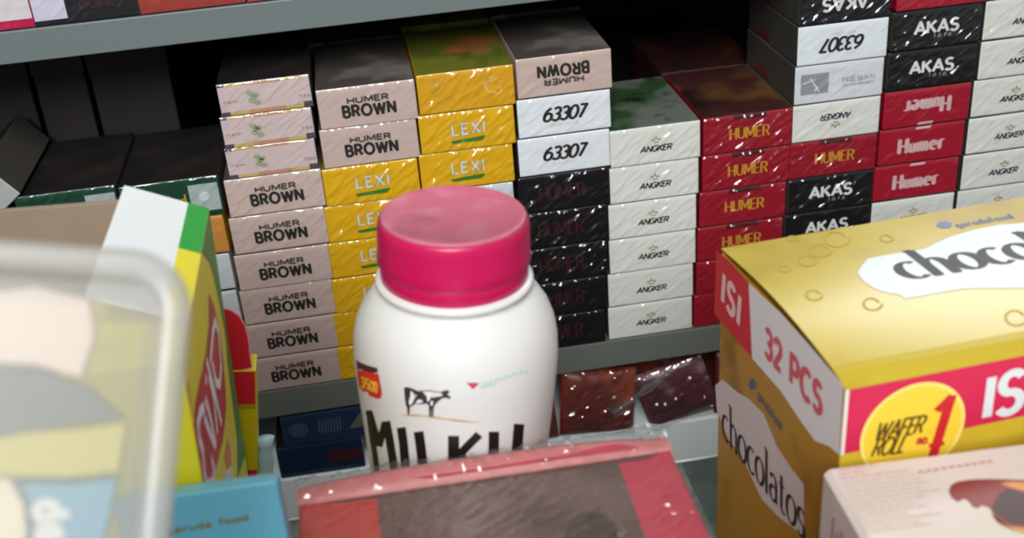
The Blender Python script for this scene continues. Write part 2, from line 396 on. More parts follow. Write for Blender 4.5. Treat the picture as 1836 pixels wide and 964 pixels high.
brand('lexi_plain', lexip, t_olive, lexip, [(emb, pat), (join(ngon([(-20, 1), (-14, 3), (-14, 9), (-20, 8)]), pen([[(-19, -8), (-16, -5), (-12, -4), (-8, -1)]], .5, .5)), mm('faded amber print', (206, 158, 44), .5))])
white = mm('cool white card', (226, 231, 233), .4)
brand('numbered', white, t_grey, s_shaded, [(T('63307', 7.6, 24, .5, .8, .92, .72, shear=.28, track=.1), ink), (T('FLAVOUR', 1.5, 15, 0, -5.6, .12, .12, shear=.2), faintred)])
black = mm('black glossy card', (27, 26, 28), .3)
brand('black_red', black, t_black, black, [(T('HUMER', 8.4, 27, -1, 0, .5, .35, serif=.08), maroon)])
offw = mm('warm white card', (222, 222, 214), .4)
crown = pen([[(-2.8, 1.0), (-2.2, 2.6), (-1.2, 1.6), (0, 3.6), (1.2, 1.6), (2.2, 2.6), (2.8, 1.0)], [(-1.6, .4), (1.6, .4)], [(0, 3.6), (0, 4.3)]], .28, .28)
brand('angker', offw, t_green, s_shaded, [(T('ANGKER', 3.4, 18.5, .6, -2.4, .42, .4, shear=.3, track=.16), ink), (moved(crown, .4, 1.0), mm('dull gold print', (150, 138, 70), .5))])
red = mm('dark red card', (150, 24, 40), .4)
brand('gold_humer', red, t_redbr, red, [(ngon([(-9, 8.6), (11, 8.6), (11, 11.4), (-9, 11.4)]), darkred), (T('HUMER', 6.6, 24, 1, 0, .62, .3, serif=.06), gold)])
akast = T('AKAS', 7.0, 26.5, 0, 1.0, .95, .75, track=.2)
brand('akas', black, t_black, s_shaded, [(akast, whiteink), (T('1616', 2.0, 11, 4, -4.6, .2, .2, shear=.2, track=.5), greyink)])
red2 = mm('bright red card', (164, 22, 44), .4)
brand('white_humer', red2, t_redbr, red2, [(T('Humer', 9.0, 28.5, 0, -.3, 1.35, .55, track=.22, serif=.06), paleink), (ngon([(-5, 9.6), (4.5, 9.6), (5.5, 11.2), (-4, 11.2)]), paleink)])
brand('barcode', mm('dull white card', (214, 218, 220), .4), t_grey, s_shaded, [(ngon([(-23.5, -6), (-6.5, -6), (-6.5, 6.5), (-23.5, 6.5)]), greyink), (join(pen([[(-12, -5), (-18, 4)], [(-15, -4), (-13, -1.5)], [(-22, 1), (-15, 3)]], .35, .35)), whiteink), (join(T('RESMI', 2.6, 20, 12, .8, .35, .35), T('GHGHEHEH', 1.2, 19, 12, -2.6, .2, .2)), mm('faint grey ink', (172, 176, 180), .5))])
stripe_y = mm('mustard stripe', (196, 172, 104), .5); stripe_o = mm('brick stripe', (190, 140, 110), .5); stripe_p = mm('plum stripe', (84, 74, 84), .5)
CH = 18.4
def bar(x0, x1, z0, z1): return ngon([(x0, z0), (x1, z0), (x1, z1), (x0, z1)])
leaf = join(*[moved(fan(arc(0, 0, 2.0, 1.4, 0, 360, 10)[:-1]), dx, dz) for dx, dz in ((-8, 2.6), (-5.2, 1.2), (-7.6, -1.6), (-4.6, -3.0), (-6.4, .2))])
brand('plant', mm('rosy cream card', (206, 186, 184), .45), t_black, stripe_p, [(join(bar(-20, -9, -9, -7), bar(10, 20, -9, -7), bar(-20, -9, 7.3, 9), bar(10, 20, 7.3, 9)), stripe_y), (join(bar(-9, 10, -9, -6.8), bar(-9, 10, 7.3, 9)), stripe_o), (join(bar(-25, -20, -9, -6.8), bar(20, 25, -9, -5.8), bar(-25, -21, 7.5, 9)), stripe_p), (leaf, mm('sage print', (158, 168, 134), .5)), (join(T('hsm', 1.4, 8, -19, -1, .2, .2), T('nes', 2, 6, 21, -2, .2, .2)), mm('faint mauve ink', (180, 156, 154), .5))], w=50.0, d=80.0, h=CH)
brand('green', mm('dark green card', (26, 66, 48), .35), t_black, s_shaded, [(T('dud', 6.5, 12, 2, -1, .5, .4), gold), (ngon([(10, -9), (26.4, -9), (26.4, 7.5), (10, 7.5)]), mm('grey green label', (168, 180, 176), .4)), (fan(arc(18, 0, 3, 3, 0, 360, 14)[:-1]), mm('pale label print', (200, 208, 206), .4))])
brand('orange', mm('orange card', (204, 140, 62), .4), t_olive, lexi, [(emb, pat)])
brand('white_plain', mm('grey white card', (206, 212, 214), .4), t_grey, white, [(T('6330', 4, 14, -2, 0, .4, .4, shear=.2), greyink)])
navy = mm('navy card', (38, 60, 90), .35)
brand('navy_crest', navy, t_black, navy, [(join(pen([arc(-17, 0, 5.5, 4.6, 0, 360, 20), arc(-17, 0, 3.4, 2.8, 0, 360, 16), [(-20, -2), (-14, 2)], [(-19, 2), (-15, -1.5)]], .4, .4), pen([[(-4+1.9*k, -5+.5*(k % 2)), (-3.6+1.9*k, 6-.6*(k % 3))] for k in range(8)], .35, .35)), mm('dusty blue ink', (88, 112, 138), .5)), (ngon([(15, -4), (22, 6), (26, 6), (26, -4)]), mm('dull olive ink', (110, 116, 96), .5))])
brand('navy_red', mm('deep blue card', (28, 48, 80), .35), t_black, navy, [(bar(4, 26, -5, 4), mm('dusky red print', (74, 36, 40), .5)), (pen([[(-25+2.2*k, -10.4+.6*(k % 3)), (-24+2.2*k, -8.8+.7*(k % 2))] for k in range(22)], .4, .4), mm('dusty teal ink', (70, 110, 134), .5))])
brand('magenta', mm('magenta card', (190, 26, 76), .35), t_redbr, red2, [(ngon([(4, -7), (26.5, -7), (26.5, 13), (4, 13)]), mm('white label paper', (214, 208, 206), .6))])
brand('white_label', mm('charcoal card', (27, 29, 33), .4), t_black, black, [(ngon([(-26.6, -9), (-10, -9), (-10, 13), (-26.6, 13)]), mm('lilac white label', (206, 200, 214), .6)), (T('DUHE', 3.4, 18, 6, -3, .5, .4), maroon)])
brand('black_brownprint', black, t_black, black, [(T('HUMER', 4.2, 26, -8, 2, .7, .6), mm('russet ink', (104, 62, 54), .5)), (fan(arc(18, 2, 8, 7, 0, 360, 16)[:-1]), mm('slate print', (48, 62, 64), .5))])
brand('red_crest', mm('brick red card', (158, 62, 52), .35), t_redbr, red2, [(join(pen([arc(-10, 3, 9, 7.5, 0, 360, 22), arc(-10, 3, 6, 5, 20, 300, 14), [(-16, 0), (-8, 6)], [(-12, -1), (-4, 5)]], .6, .6)), mm('sand gold ink', (196, 160, 118), .5)), (T('12', 5, 8, 14, 3, .5, .5), paleink)])
brand('rose', mm('rose red card', (186, 70, 88), .35), t_redbr, red2, [(bar(-8, 20, -3, 9), paleink)])
brand('plain_label', mm('pale label paper', (176, 178, 174), .6), t_black, s_shaded, [(fan(arc(12, 1, 4, 4, 0, 360, 14)[:-1]), mm('grey label print', (150, 152, 148), .6))])
brand('dark_brown', mm('dark brown card', (52, 42, 36), .6, mix=[((78, 56, 44), 20, .5, .7, 2)]), t_black, t_black, [(fan(arc(-6, 3, 5, 3.6, 0, 360, 14)[:-1]), mm('dim brown print', (70, 60, 52), .6))])

FILMS = {}
def film_mesh(dims, k, streak):
    key = (dims, k, streak)
    if key not in FILMS:
        w, d, h = dims; v, f = film_verts(w-.4, h-.4, k+1, 56, 26, amp=.2, streak=streak*1.9)
        FILMS[key] = mesh('film_wrap', [(a, -d/2-c, h/2+b) for a, b, c in v], f, [FILM], smooth=True)
    return FILMS[key]
rng = random.Random(4)
ORD = ['topmost', 'second from top', 'third from top', 'fourth from top', 'fifth from top', 'sixth from top', 'seventh from top', 'eighth from top', 'ninth from top', 'tenth from top']
def pack(key, x, z, label, group, y=0.0, yaw=0.0, flip=False, streak=.35, film=True, roll=-TILT):
    b = BR[key]; w, d, h = b['dims']
    o = bpy.data.objects.new('cigarette_pack', b['body']); COL.objects.link(o)
    o.location = W((x, y + d/2 + 1, z)); o.rotation_euler = (0, roll, yaw)
    tag(o, label, 'cigarette pack', group)
    if b['print']:
        c = link('lettering', b['print'], o)
        if flip: c.location = (0, 0, h/1000); c.rotation_euler = (0, math.pi, 0)
    if film: link('film_wrap', film_mesh(b['dims'], rng.randrange(6), streak), o)
    return o
LOOK = {'brown': 'pale pink-brown pack with black two-line lettering', 'lexi': 'yellow pack with silver lettering', 'lexi_plain': 'plain amber-yellow pack with faint emblem',
        'numbered': 'white pack with slanted digits', 'black_red': 'black pack with dark red lettering', 'angker': 'white pack with small crown',
        'gold_humer': 'dark red pack with gold lettering', 'akas': 'black pack with white lettering', 'white_humer': 'bright red pack with white lettering',
        'barcode': 'white pack with grey barcode patch', 'plant': 'thin rosy pack with leaf print', 'green': 'dark green pack with gold lettering and grey label', 'orange': 'orange pack',
        'white_plain': 'plain greyish white pack', 'dark_brown': 'dark brown pack'}
def stack(items, x0, x1, where, group, z0=None, dz=23.6, yaws=(), y=0):
    """items from the top down; x runs from x0 (top) to x1 (bottom)"""
    n = len(items); z = shelf_z((x0+x1)/2) if z0 is None else z0
    hs = [BR[k.rstrip('!')]['dims'][2]*dz/PH for k in items]
    zz = [z + sum(hs[i+1:]) for i in range(n)]
    for i, k in enumerate(items):
        flip = k.endswith('!'); k = k.rstrip('!')
        x = x0 + (x1-x0)*i/max(1, n-1)
        look = LOOK[k]
        if flip: look = 'upside-down ' + look
        pack(k, x + rng.uniform(-.4, .4), zz[i]+.05, f'{look}, {ORD[i]} in {where}', group, y=y+rng.uniform(-.5, .5), yaw=R_(yaws[i] if i < len(yaws) else rng.uniform(-.3, .3)), flip=flip,
             streak={'akas': .8, 'black_red': 1.0, 'gold_humer': .9, 'lexi': .8, 'lexi_plain': .7, 'angker': .45}.get(k, .35))
stack(['plant']*3 + ['brown']*6, -52.5, -62.7, 'stack left of yellow packs', 'packs in the stack beside the green and yellow carton')
stack(['brown']*2 + ['lexi']*6, 1.7, -8.6, 'stack left behind bottle', 'packs in the brown over yellow stack', dz=23.4)
stack(['lexi_plain', 'lexi', 'lexi'] + ['white_plain']*5, 57.5, 47.5, 'stack behind bottle cap', 'packs in the stack behind the bottle')
stack(['brown!', 'numbered', 'numbered'] + ['black_red']*5, 113.5, 105.2, 'stack right behind bottle', 'packs in the white over black stack', dz=23.95, yaws=(.48, .42, .15))
stack(['angker']*6, 166.1, 162, 'all-white stack', 'packs in the all-white stack')
stack(['gold_humer']*6, 222.5, 218, 'all dark red stack', 'packs in the dark red stack')
stack(['akas!', 'numbered!', 'barcode', 'angker!', 'gold_humer', 'akas', 'akas', 'angker', 'angker'], 278.3, 275, 'stack right of dark red', 'packs in the mixed stack right of the dark red one', dz=23.75)
stack(['white_humer', 'akas', 'akas', 'white_humer!', 'white_humer', 'white_humer', 'angker', 'angker', 'akas'], 336.3, 330, 'second stack from right', 'packs in the second stack from the right', dz=23.95)
stack(['akas!'] + ['angker']*8, 393, 387, 'rightmost stack', 'packs in the rightmost stack', dz=24.0)
stack(['green', 'orange', 'white_plain', 'white_plain', 'brown', 'brown'], -113.6, -118, 'stack behind green-and-yellow carton', 'packs in the stack behind the green and yellow carton', dz=24.4)
stack(['green', 'orange', 'white_plain', 'brown', 'brown', 'brown'], -169.5, -172, 'stack behind brown board flap', 'packs in the stack behind the brown flap', dz=24.75)
stack(['dark_brown']*5, -234, -236, 'far left dark stack', 'packs in the far left stack', dz=25.5, y=34)
# deeper in the rack: tall cartons behind the stacks
def deep_carton(x0, x1, y0, y1, zt, m, label):
    x = (x0+x1)/2; zb = shelf_z(x) + .6
    o = tag(empty('storage_carton', (x, (y0+y1)/2, zb)), label, 'carton', 'cartons deep in the rack')
    box_part('body', cuboid(x0, x1, y0, y1, zb, zt), m, o, .8)
    box_part('lid', cuboid(x0-.6, x1+.6, y0-.6, y1+.6, zt-24, zt+.6), m, o, .5)
    return o
m_bc = mm('dark brown carton board', (40, 32, 28), .7, mix=[((26, 21, 19), 14, .45, .65, 1), ((54, 40, 33), 8, .55, .7, 5)])
deep_carton(-28, 27, 92, 200, -204.5, t_grey, 'dark grey carton deep in rack, behind pale pink-brown and yellow stack')
deep_carton(29, 83, 92, 200, -200, t_olive, 'olive carton with orange blotch, behind the amber-yellow pack')
deep_carton(85, 141, 92, 200, -199, t_grey, 'dark grey carton deep in rack, behind upside-down pale pink-brown pack')
deep_carton(196, 262, 96, 180, -250, t_redbr, 'dark red-brown carton deep in rack, behind dark red stack')
deep_carton(-236, -199, 96, 190, -181, m_bc, 'dark brown carton, leftmost of three against the back at left')
deep_carton(-196, -166, 96, 190, -183, m_bc, 'dark brown carton, middle of three against the back at left')
deep_carton(-163, -116, 96, 190, -186, m_bc, 'dark brown carton, rightmost of three against the back at left')

# upper shelf: fronts cut off by the top of the picture
UZ = -153.4
for key, x, label in (('magenta', -189.5, 'magenta pack with white label on upper shelf, at far left'), ('white_label', -135.5, 'black pack with lilac-white label on the upper shelf'),
                      ('red_crest', -82, 'brick red pack with sand gold ring crest on upper shelf'), ('rose', -26.5, 'rose red pack on upper shelf, right of the brick red one')):
    pack(key, x, UZ + (x+110)*.012 + .3, label, 'packs on the upper shelf', roll=-.012, yaw=R_(.3))
# lower shelf
lz = -460.2
pack('navy_red', -56.5, lz + .1, 'deep blue pack with dusky red print, lower of two under middle shelf', 'blue packs under the middle shelf', y=1, roll=0)
pack('navy_crest', -50.5, lz + 23.7, 'navy pack with round crest, upper of two under middle shelf', 'blue packs under the middle shelf', y=1, roll=0)
t = pack('plain_label', -200, -261, 'pack with pale square label, tilted, leaning on the left dark green pack', 'loose packs', y=-2, roll=R_(-38))
t.location = W((-213.6, 42, -260.2))

# red plastic-wrapped packets under the middle shelf
m_redfoil = mm('dark red packet foil', (104, 24, 20), .35, mix=[((160, 64, 26), 14, .52, .6, 2), ((48, 12, 14), 22, .52, .66, 5)])
m_plumfoil = mm('plum packet foil', (92, 34, 44), .35, mix=[((150, 112, 108), 40, .55, .66, 3), ((60, 20, 26), 24, .5, .66, 7)])
def packet(name, c, size, rot, m, label, cat, group=None, seed=0, film=True, crimp=False, extra=None):
    """a soft pillow packet: body puffed in the middle, flat crimped ends"""
    w, h, t = size; nx, ny = 22, 16
    o = empty(name, c); o.rotation_euler = rot; tag(o, label, cat, group)
    V, F = [], []
    for s in (1, -1):
        b = len(V)
        for j in range(ny+1):
            for i in range(nx+1):
                u, v = i/nx*2-1, j/ny*2-1
                puff = (max(0, 1-u**4)*max(0, 1-v**4))**.6
                q = Vector((u*w*.03+seed, v*h*.03, s*2.0+seed))
                z = s*(t/2*puff + (.3 if puff else .15)) + noise.noise(q*3)*1.1*puff
                V.append(Vector((u*w/2*(1-.02*puff), v*h/2*(1-.03*puff), z))/1000)
        for j in range(ny):
            for i in range(nx):
                k = b+j*(nx+1)+i; q = (k, k+1, k+nx+2, k+nx+1); F.append(q if s > 0 else q[::-1])
    me = bpy.data.meshes.new('sachet_body'); me.from_pydata(V, [], F); me.materials.append(m); me.polygons.foreach_set('use_smooth', [True]*len(F))
    link('body', me, o)
    if film:
        fv, ff = film_verts(w*.98, h*.97, seed+2, 60, 40, amp=.8, streak=1.2)
        link('film_wrap', mesh('film_wrap', [(a, b, t/2+c) for a, b, c in fv], ff, [FILM_PACKET], smooth=True), o)
    if crimp:
        V2, F2 = [], []
        for sx in (-1, 1):
            for k in range(9):
                x = sx*(w/2 - .2 + k*.7); z = .5*(k % 2)
                b = len(V2); V2 += [(x, -h/2+.5, z), (x, h/2-.5, z)]
                if k: F2.append((b-2, b-1, b+1, b))
        link('crimped_end', mesh('crimped_end', V2, F2, [m]), o)
    return o
zs = -459.5
def leaning(x, z, size, roll, m, label, seed, y=6.5, lean=86, extra=0):
    return packet('wrapped_packet', (x, y, z), size, (R_(lean), R_(roll), R_(extra)), m, label, 'packet', 'red packets under the middle shelf', seed)
leaning(127, -438.5, (50, 45, 10), 7, m_redfoil, 'dark red and orange packet in clear wrap, under shelf beside bottle', 1, y=7.6, lean=77)
leaning(180, -439.5, (48, 40, 10), -16, m_plumfoil, 'dark plum packet in crinkled clear wrap, tilted, middle of red packets', 5, y=8, lean=77)
leaning(231, -440, (48, 42, 10), 6, m_plumfoil, 'plum packet with bunched clear wrap, beside the gold chocolate carton', 8, y=7.6, lean=77)
leaning(73, -438.5, (50, 44, 10), -3, m_redfoil, 'dark red packet in clear wrap, mostly hidden behind white bottle', 11, y=7.6, lean=77)
leaning(150, -436, (56, 46, 10), -3, m_redfoil, 'dark red packet behind the front red packets, left one, in shade', 15, y=34, lean=84)
leaning(212, -436, (56, 46, 10), 3, m_redfoil, 'dark red packet behind the front plum packets, right one, in shade', 18, y=34, lean=84)
m_fin = film_mat('white-edged clear wrap', .2, rough=.12, haze=.3)
f0, f1 = onY((1098, 742), -1.5), onY((1197, 664), -1.5)
fd = (f1-f0).normalized(); fnm = Vector((-fd.z, 0, fd.x)); V, F = [], []
for i in range(41):
    for j in range(6):
        w_ = (j/5-.5)*(6 + 2.5*math.sin(i*.3)); V.append(f0 + (f1-f0)*i/40 + fnm*w_ + Vector((0, -1.0 + 1.1*noise.noise(Vector((i*.35, j*.9, 3))) + .5*math.sin(j*2.2), 0)))
for i in range(40):
    for j in range(5): k = i*6+j; F.append((k, k+1, k+7, k+6))
fin = tag(empty('plastic_offcut', (f0+f1)/2), 'strip of clear crinkled plastic wrap lying across the red packets', 'plastic wrap')
part('crinkled_film', V, F, [m_fin], fin, smooth=True)

# ------------------------------------------------------------------ milk bottle
BX, BY, BT = 11.9, -299.0, -151.5
BTILT = Matrix.Rotation(R_(4.0), 3, 'Y'); B0 = Vector((BX, BY, CT))      # it stands a little askew
BUP = 2.0
bottle = tag(empty('milk_bottle', B0), 'white plastic milk bottle with crimson screw cap standing on the counter', 'bottle')
bottle.rotation_euler = (0, R_(4.0), 0); bottle.location = W(B0 + Vector((0, 0, BUP)))
m_hdpe = mat('white bottle plastic', (212, 211, 207), .4, .4, coat=.12, coat_rough=.2)
m_hdpe.node_tree.nodes['Principled BSDF'].inputs['Subsurface Weight'].default_value = .15
m_hdpe.node_tree.nodes['Principled BSDF'].inputs['Subsurface Radius'].default_value = (.004, .004, .004)
m_cap = mat('crimson cap plastic', (186, 8, 78), .35, .5, bump=(700, .03))
m_dust_sheen = mat('dusty crimson cap top with sheen', (184, 92, 112), .5, .5, mix=[((150, 74, 92), 45, .55, .75, 3), ((196, 120, 136), 90, .5, .8, 5)])  # dust, with the reflected sheen of the top put into the pale colour
body = [(0.01, CT+.1), (26, CT+.2), (28.4, CT+2), (29.3, CT+6), (29.4, CT+30), (29.8, -248), (30.4, -238), (31.4, -226), (32.4, -214), (33.0, -205), (33.2, -199), (32.8, -193), (31.8, -188), (30.2, -184), (28.0, -180.6), (25.6, -178), (23.4, -176.3), (22.3, -175.2), (22.0, -174.4)]
def body_r(z):
    for (r0, z0), (r1, z1) in zip(body, body[1:]):
        if z0 <= z <= z1: return r0 + (r1-r0)*(z-z0)/(z1-z0)
    return 29.4
v, f = lathe(body + [(21.0, -173.6)], BX, BY, 96); bodyo = part('body', v, f, [m_hdpe], bottle, smooth=True)
v, f = lathe([(21.5, -175.2), (24.2, -174.9), (24.9, -174.2), (24.9, -173.0), (24.2, -172.4), (21.5, -172.2)], BX, BY, 96); part('neck_ring', v, f, [m_hdpe], bottle, smooth=True)
v, f = lathe([(20, -172.6), (22.9, -172.5), (23.2, -172.0), (23.3, -167.2), (23.0, -166.8)], BX, BY, 96); part('tamper_band', v, f, [m_cap], bottle, smooth=True)
v, f = lathe([(22.5, -167.0), (23.8, -166.7), (23.95, -166.2), (23.7, -164.0), (23.4, -156.0), (23.2, -153.6), (22.7, -152.4)], BX, BY, 200, ribs=(2, .16, 6)); cap = part('screw_cap', v, f, [m_cap], bottle)
cap.data.polygons.foreach_set('use_smooth', [len(p.vertices) < 5 for p in cap.data.polygons])
v, f = lathe([(22.75, -152.45), (22.2, -151.8), (21.6, -151.5), (20.9, -151.55), (20.6, -151.8), (0.02, -151.7)], BX, BY, 96); part('cap_top', v, f, [m_dust_sheen], cap, smooth=True)

def bt(px, off=.12):
    p = on_cyl(px, BX, BY, body_r, BTILT.transposed(), B0, BUP); n = Vector((p.x-BX, p.y-BY, 0)).normalized(); return p + n*off
def z7(a, b): return (620 + a/4.015, 620 + b/4.015)          # a point read off the enlarged photograph
def bottle_print(name, vf, m, off=.12):
    v, f = vf; return part(name, [bt(p, off + (p[2] if len(p) > 2 else 0)) for p in v], f, [m], bottle)
black_m = mm('milk lettering black', (26, 18, 16), .45)
S_ = []
def st(pts, w): 
    V, F = pen([[z7(*p) for p in pts]], w/4.015/2, w/4.015/2.4, 5); S_.append((V, F))
st([(166, 462), (188, 640), (212, 780), (226, 900)], 39); st([(168, 470), (206, 600), (244, 715)], 50); st([(240, 722), (262, 640), (286, 545)], 50); st([(292, 540), (318, 680), (342, 830), (360, 960)], 59)
st([(400, 585), (416, 700), (428, 830), (440, 980)], 64); st([(524, 615), (540, 720), (552, 830), (560, 1000), (680, 1010)], 71)
st([(776, 645), (776, 760), (776, 900), (778, 1000)], 80); st([(960, 635), (880, 715), (800, 800)], 64); st([(815, 770), (880, 870), (960, 990)], 71)
st([(1066, 615), (1064, 720), (1060, 850), (1068, 960), (1110, 1000), (1170, 990), (1216, 930), (1224, 850), (1234, 700), (1246, 560)], 75)
bottle_print('name_lettering', join(*S_), black_m)
badge = [z7(*p) for p in ((84, 165), (120, 178), (180, 190), (238, 200), (246, 250), (262, 330), (256, 372), (232, 380), (180, 362), (120, 322), (98, 290), (88, 230))]
bottle_print('price_badge', fan(badge, 5), mm('badge red', (204, 46, 36), .45), .1)
bottle_print('badge_band', fan([z7(*p) for p in ((76, 100), (130, 128), (190, 148), (230, 158), (232, 190), (190, 192), (130, 180), (84, 166))], 4), mm('badge maroon', (78, 34, 44), .45), .11)
def zstroke(paths, w): return pen([[z7(*p) for p in q] for q in paths], w/4.015/2, w/4.015/2)
bottle_print('price_lettering', zstroke([[(112, 225), (136, 228), (126, 255), (140, 275), (134, 298), (114, 285)], [(172, 240), (152, 236), (150, 268), (170, 275), (172, 305), (150, 300)], [(184, 248), (200, 258), (204, 290), (196, 322), (182, 312), (178, 280), (184, 248)], [(212, 256), (226, 268), (230, 300), (224, 332), (210, 322), (208, 288), (212, 256)]], 11), mm('badge yellow', (236, 190, 60), .45), .2)
cow = [(420, 300), (440, 292), (470, 300), (520, 322), (560, 318), (600, 316), (640, 322), (680, 330), (715, 318), (738, 316), (748, 330), (730, 345), (756, 366), (752, 382), (725, 372), (700, 372), (672, 392), (650, 412), (634, 440), (630, 505), (618, 510), (616, 440), (612, 505), (600, 508), (598, 430), (586, 412), (540, 418), (500, 412), (486, 432), (476, 425), (462, 445), (460, 490), (446, 492), (442, 440), (432, 420), (426, 370)]
cm = sum(p[0] for p in cow)/len(cow)
bottle_print('cow_picture', ngon([z7(*p) for p in cow]), mm('cow dark', (52, 42, 42), .5), .14)
patch = [fan([z7(*p) for p in q]) for q in (((470, 318), (490, 335), (498, 370), (484, 405), (464, 425), (456, 400), (468, 360)), ((520, 385), (545, 380), (560, 400), (530, 408), (505, 404)), ((596, 325), (614, 340), (608, 380), (590, 400), (584, 350)), ((612, 395), (630, 390), (626, 425), (612, 425)), ((500, 340), (512, 350), (506, 372)), ((680, 345), (700, 350), (676, 362)))]
bottle_print('cow_patches', join(*patch), mm('cow white', (226, 224, 220), .5), .3)
bottle_print('ground_line', fan([z7(*p) for p in ((290, 468), (400, 482), (520, 492), (640, 506), (780, 524), (900, 540), (985, 545), (900, 550), (780, 540), (640, 520), (520, 505), (420, 500))], 2), mm('ground ochre', (190, 150, 100), .5), .1)
bottle_print('red_triangle', fan([z7(*p) for p in ((868, 262), (962, 264), (915, 312))], 2), mm('triangle red', (190, 60, 80), .5))
bottle_print('teal_lettering', zstroke([[(985+18*k, 286-6*k+(8 if k % 2 else -6)), (992+18*k, 262-5.6*k+(4 if k % 3 else -8))] for k in range(18)] + [[(960, 298), (1010, 288), (1080, 272)]], 9), mm('faded teal ink', (150, 196, 186), .5))

# ------------------------------------------------------------------ pink window carton in front of the bottle
PZ = -219.0
pk = tag(empty('window_carton', (30, -372, CT)), 'pink-red carton with brown window in crinkled clear wrap, in front of bottle', 'carton')
q = [onZ(p, PZ) for p in ((535, 874), (1192, 781))]
x0, x1, yb = q[0].x, q[1].x, (q[0].y+q[1].y)/2 - .5; yf = yb - 112
m_pink = mm('pink red card', (184, 46, 68), .4); m_redc = mm('brick red card edge', (186, 54, 42), .4); m_pale = mm('pale pink card', (184, 104, 102), .45)
m_win = mm('milk brown print', (104, 78, 70), .5, mix=[((140, 112, 104), 30, .52, .68, 2), ((74, 52, 44), 22, .52, .66, 6)])
box_part('body', cuboid(x0, x1, yf, yb, CT, PZ), m_pink, pk, 1.4)
PP = Plane((0, 0, PZ), (1, 0, 0), (0, 1, 0))
def pz(a, b): return (500 + a/2.295, 760 + b/2.295)
def on_top(pts): return ngon([PP.px(pz(*p)) for p in pts])
PP.put('left_border', ngon([(x0+1.5, yf+3), (PP.px(pz(420, 460))[0], yf+3), PP.px(pz(420, 460)), PP.px(pz(395, 330)), PP.px(pz(340, 300)), PP.px(pz(98, 300))]), m_redc, pk, .12)
ra, rb = PP.px(pz(1395, 150)), PP.px(pz(1500, 460))
win = PP.put('window', ngon([(PP.px(pz(425, 460))[0]+.4, yf+12), (PP.px(pz(1505, 462))[0], yf+12), PP.px(pz(1505, 462)), ra, PP.px(pz(1180, 165)), PP.px(pz(900, 205)), PP.px(pz(400, 268))]), m_win, pk, .1)
PP.put('choc_wafer_print', fan([PP.px(pz(1285+110*math.cos(k/12*math.pi*2), 455+95*math.sin(k/12*math.pi*2))) for k in range(12)]), mm('dark cocoa print', (66, 44, 36), .45), win, .2)
# raised back lip, pale, with the crease's shade painted as a flat dark stripe before it
lip = []
N = 26
for i in range(N+1):
    t_ = i/N; x = x0 + (x1-x0)*t_; hgt = 3.4*math.sin(math.pi*min(1, t_*1.05+.02))**.5 + .4*noise.noise(Vector((t_*9, 2, 1)))
    lip.append((x, hgt))
V, F = [], []
for x, hgt in lip:
    for y, z in ((yb-.4, 0.1), (yb-.6, hgt), (yb-2.2, hgt+.5), (yb-7.6, 1.6), (yb-8.2, .15)): V.append((x, y, PZ+z))
for i in range(N):
    for j in range(4): F.append((i*5+j, i*5+j+1, (i+1)*5+j+1, (i+1)*5+j))
part('back_lip', V, F, [m_pale], pk, smooth=True)
PP.put('lip_stripe', ngon([(x0+26, yb-3.6), (x1-16, yb-3.6), (x1-10, yb-7.0), (x0+40, yb-7.0)]), m_pink, pk, 2.4)
PP.put('fold_shade', ngon([(x0+6, yb-8.3), (x1-3, yb-8.3), (x1-8, yb-10.4), (x0+14, yb-9.6)]), mm('fold shade brown', (84, 58, 46), .6), pk, .2)
V, F = film_verts(x1-x0+1, 112, 21, 120, 110, amp=.3, streak=1.2, ridge=(40, 2.6))
part('film_wrap', [((x0+x1)/2+a, (yf+yb)/2+b, PZ+2.8*max(0, min(1, (b-45)/6))+.5+c) for a, b, c in V], F, [FILM_HEAVY], pk, smooth=True)

# ------------------------------------------------------------------ gold chocolate wafer carton
GZ = -179.0
B_, F_, Rr = onZ((1283, 446), GZ), onZ((1516, 690), GZ), onZ((1836, 633), GZ)
vx = Vector((math.cos(R_(4.4)), math.sin(R_(4.4)), 0)); vy = Vector((-vx.y, vx.x, 0)); UZV = Vector((0, 0, 1))
Fc = F_; dep = (B_-F_).dot(vy); wid = 165.0
ch = tag(empty('wafer_carton', Fc + vx*wid/2 + vy*dep/2 + Vector((0, 0, CT-GZ))), 'gold chocolate wafer carton with white banner and red price band', 'carton')
def gb(a, b, c): return Fc + vx*a + vy*b + Vector((0, 0, c-GZ))
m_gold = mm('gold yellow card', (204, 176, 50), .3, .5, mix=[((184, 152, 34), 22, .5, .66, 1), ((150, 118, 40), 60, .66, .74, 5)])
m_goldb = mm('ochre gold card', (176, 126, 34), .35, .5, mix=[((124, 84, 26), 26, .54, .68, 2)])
m_crim = mm('carton crimson', (206, 34, 78), .45); m_scar = mm('carton scarlet', (204, 30, 48), .45); m_cream = mm('banner white', (224, 220, 216), .45); m_bann = mm('banner cool white', (216, 222, 224), .4)
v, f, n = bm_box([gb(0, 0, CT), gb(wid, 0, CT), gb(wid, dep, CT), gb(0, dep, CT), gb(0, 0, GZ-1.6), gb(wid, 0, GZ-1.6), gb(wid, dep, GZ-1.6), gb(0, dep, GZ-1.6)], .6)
part('body', v, f, [m_goldb, m_gold], ch, [1 if q.dot(vy) < -.6 else 0 for q in n])
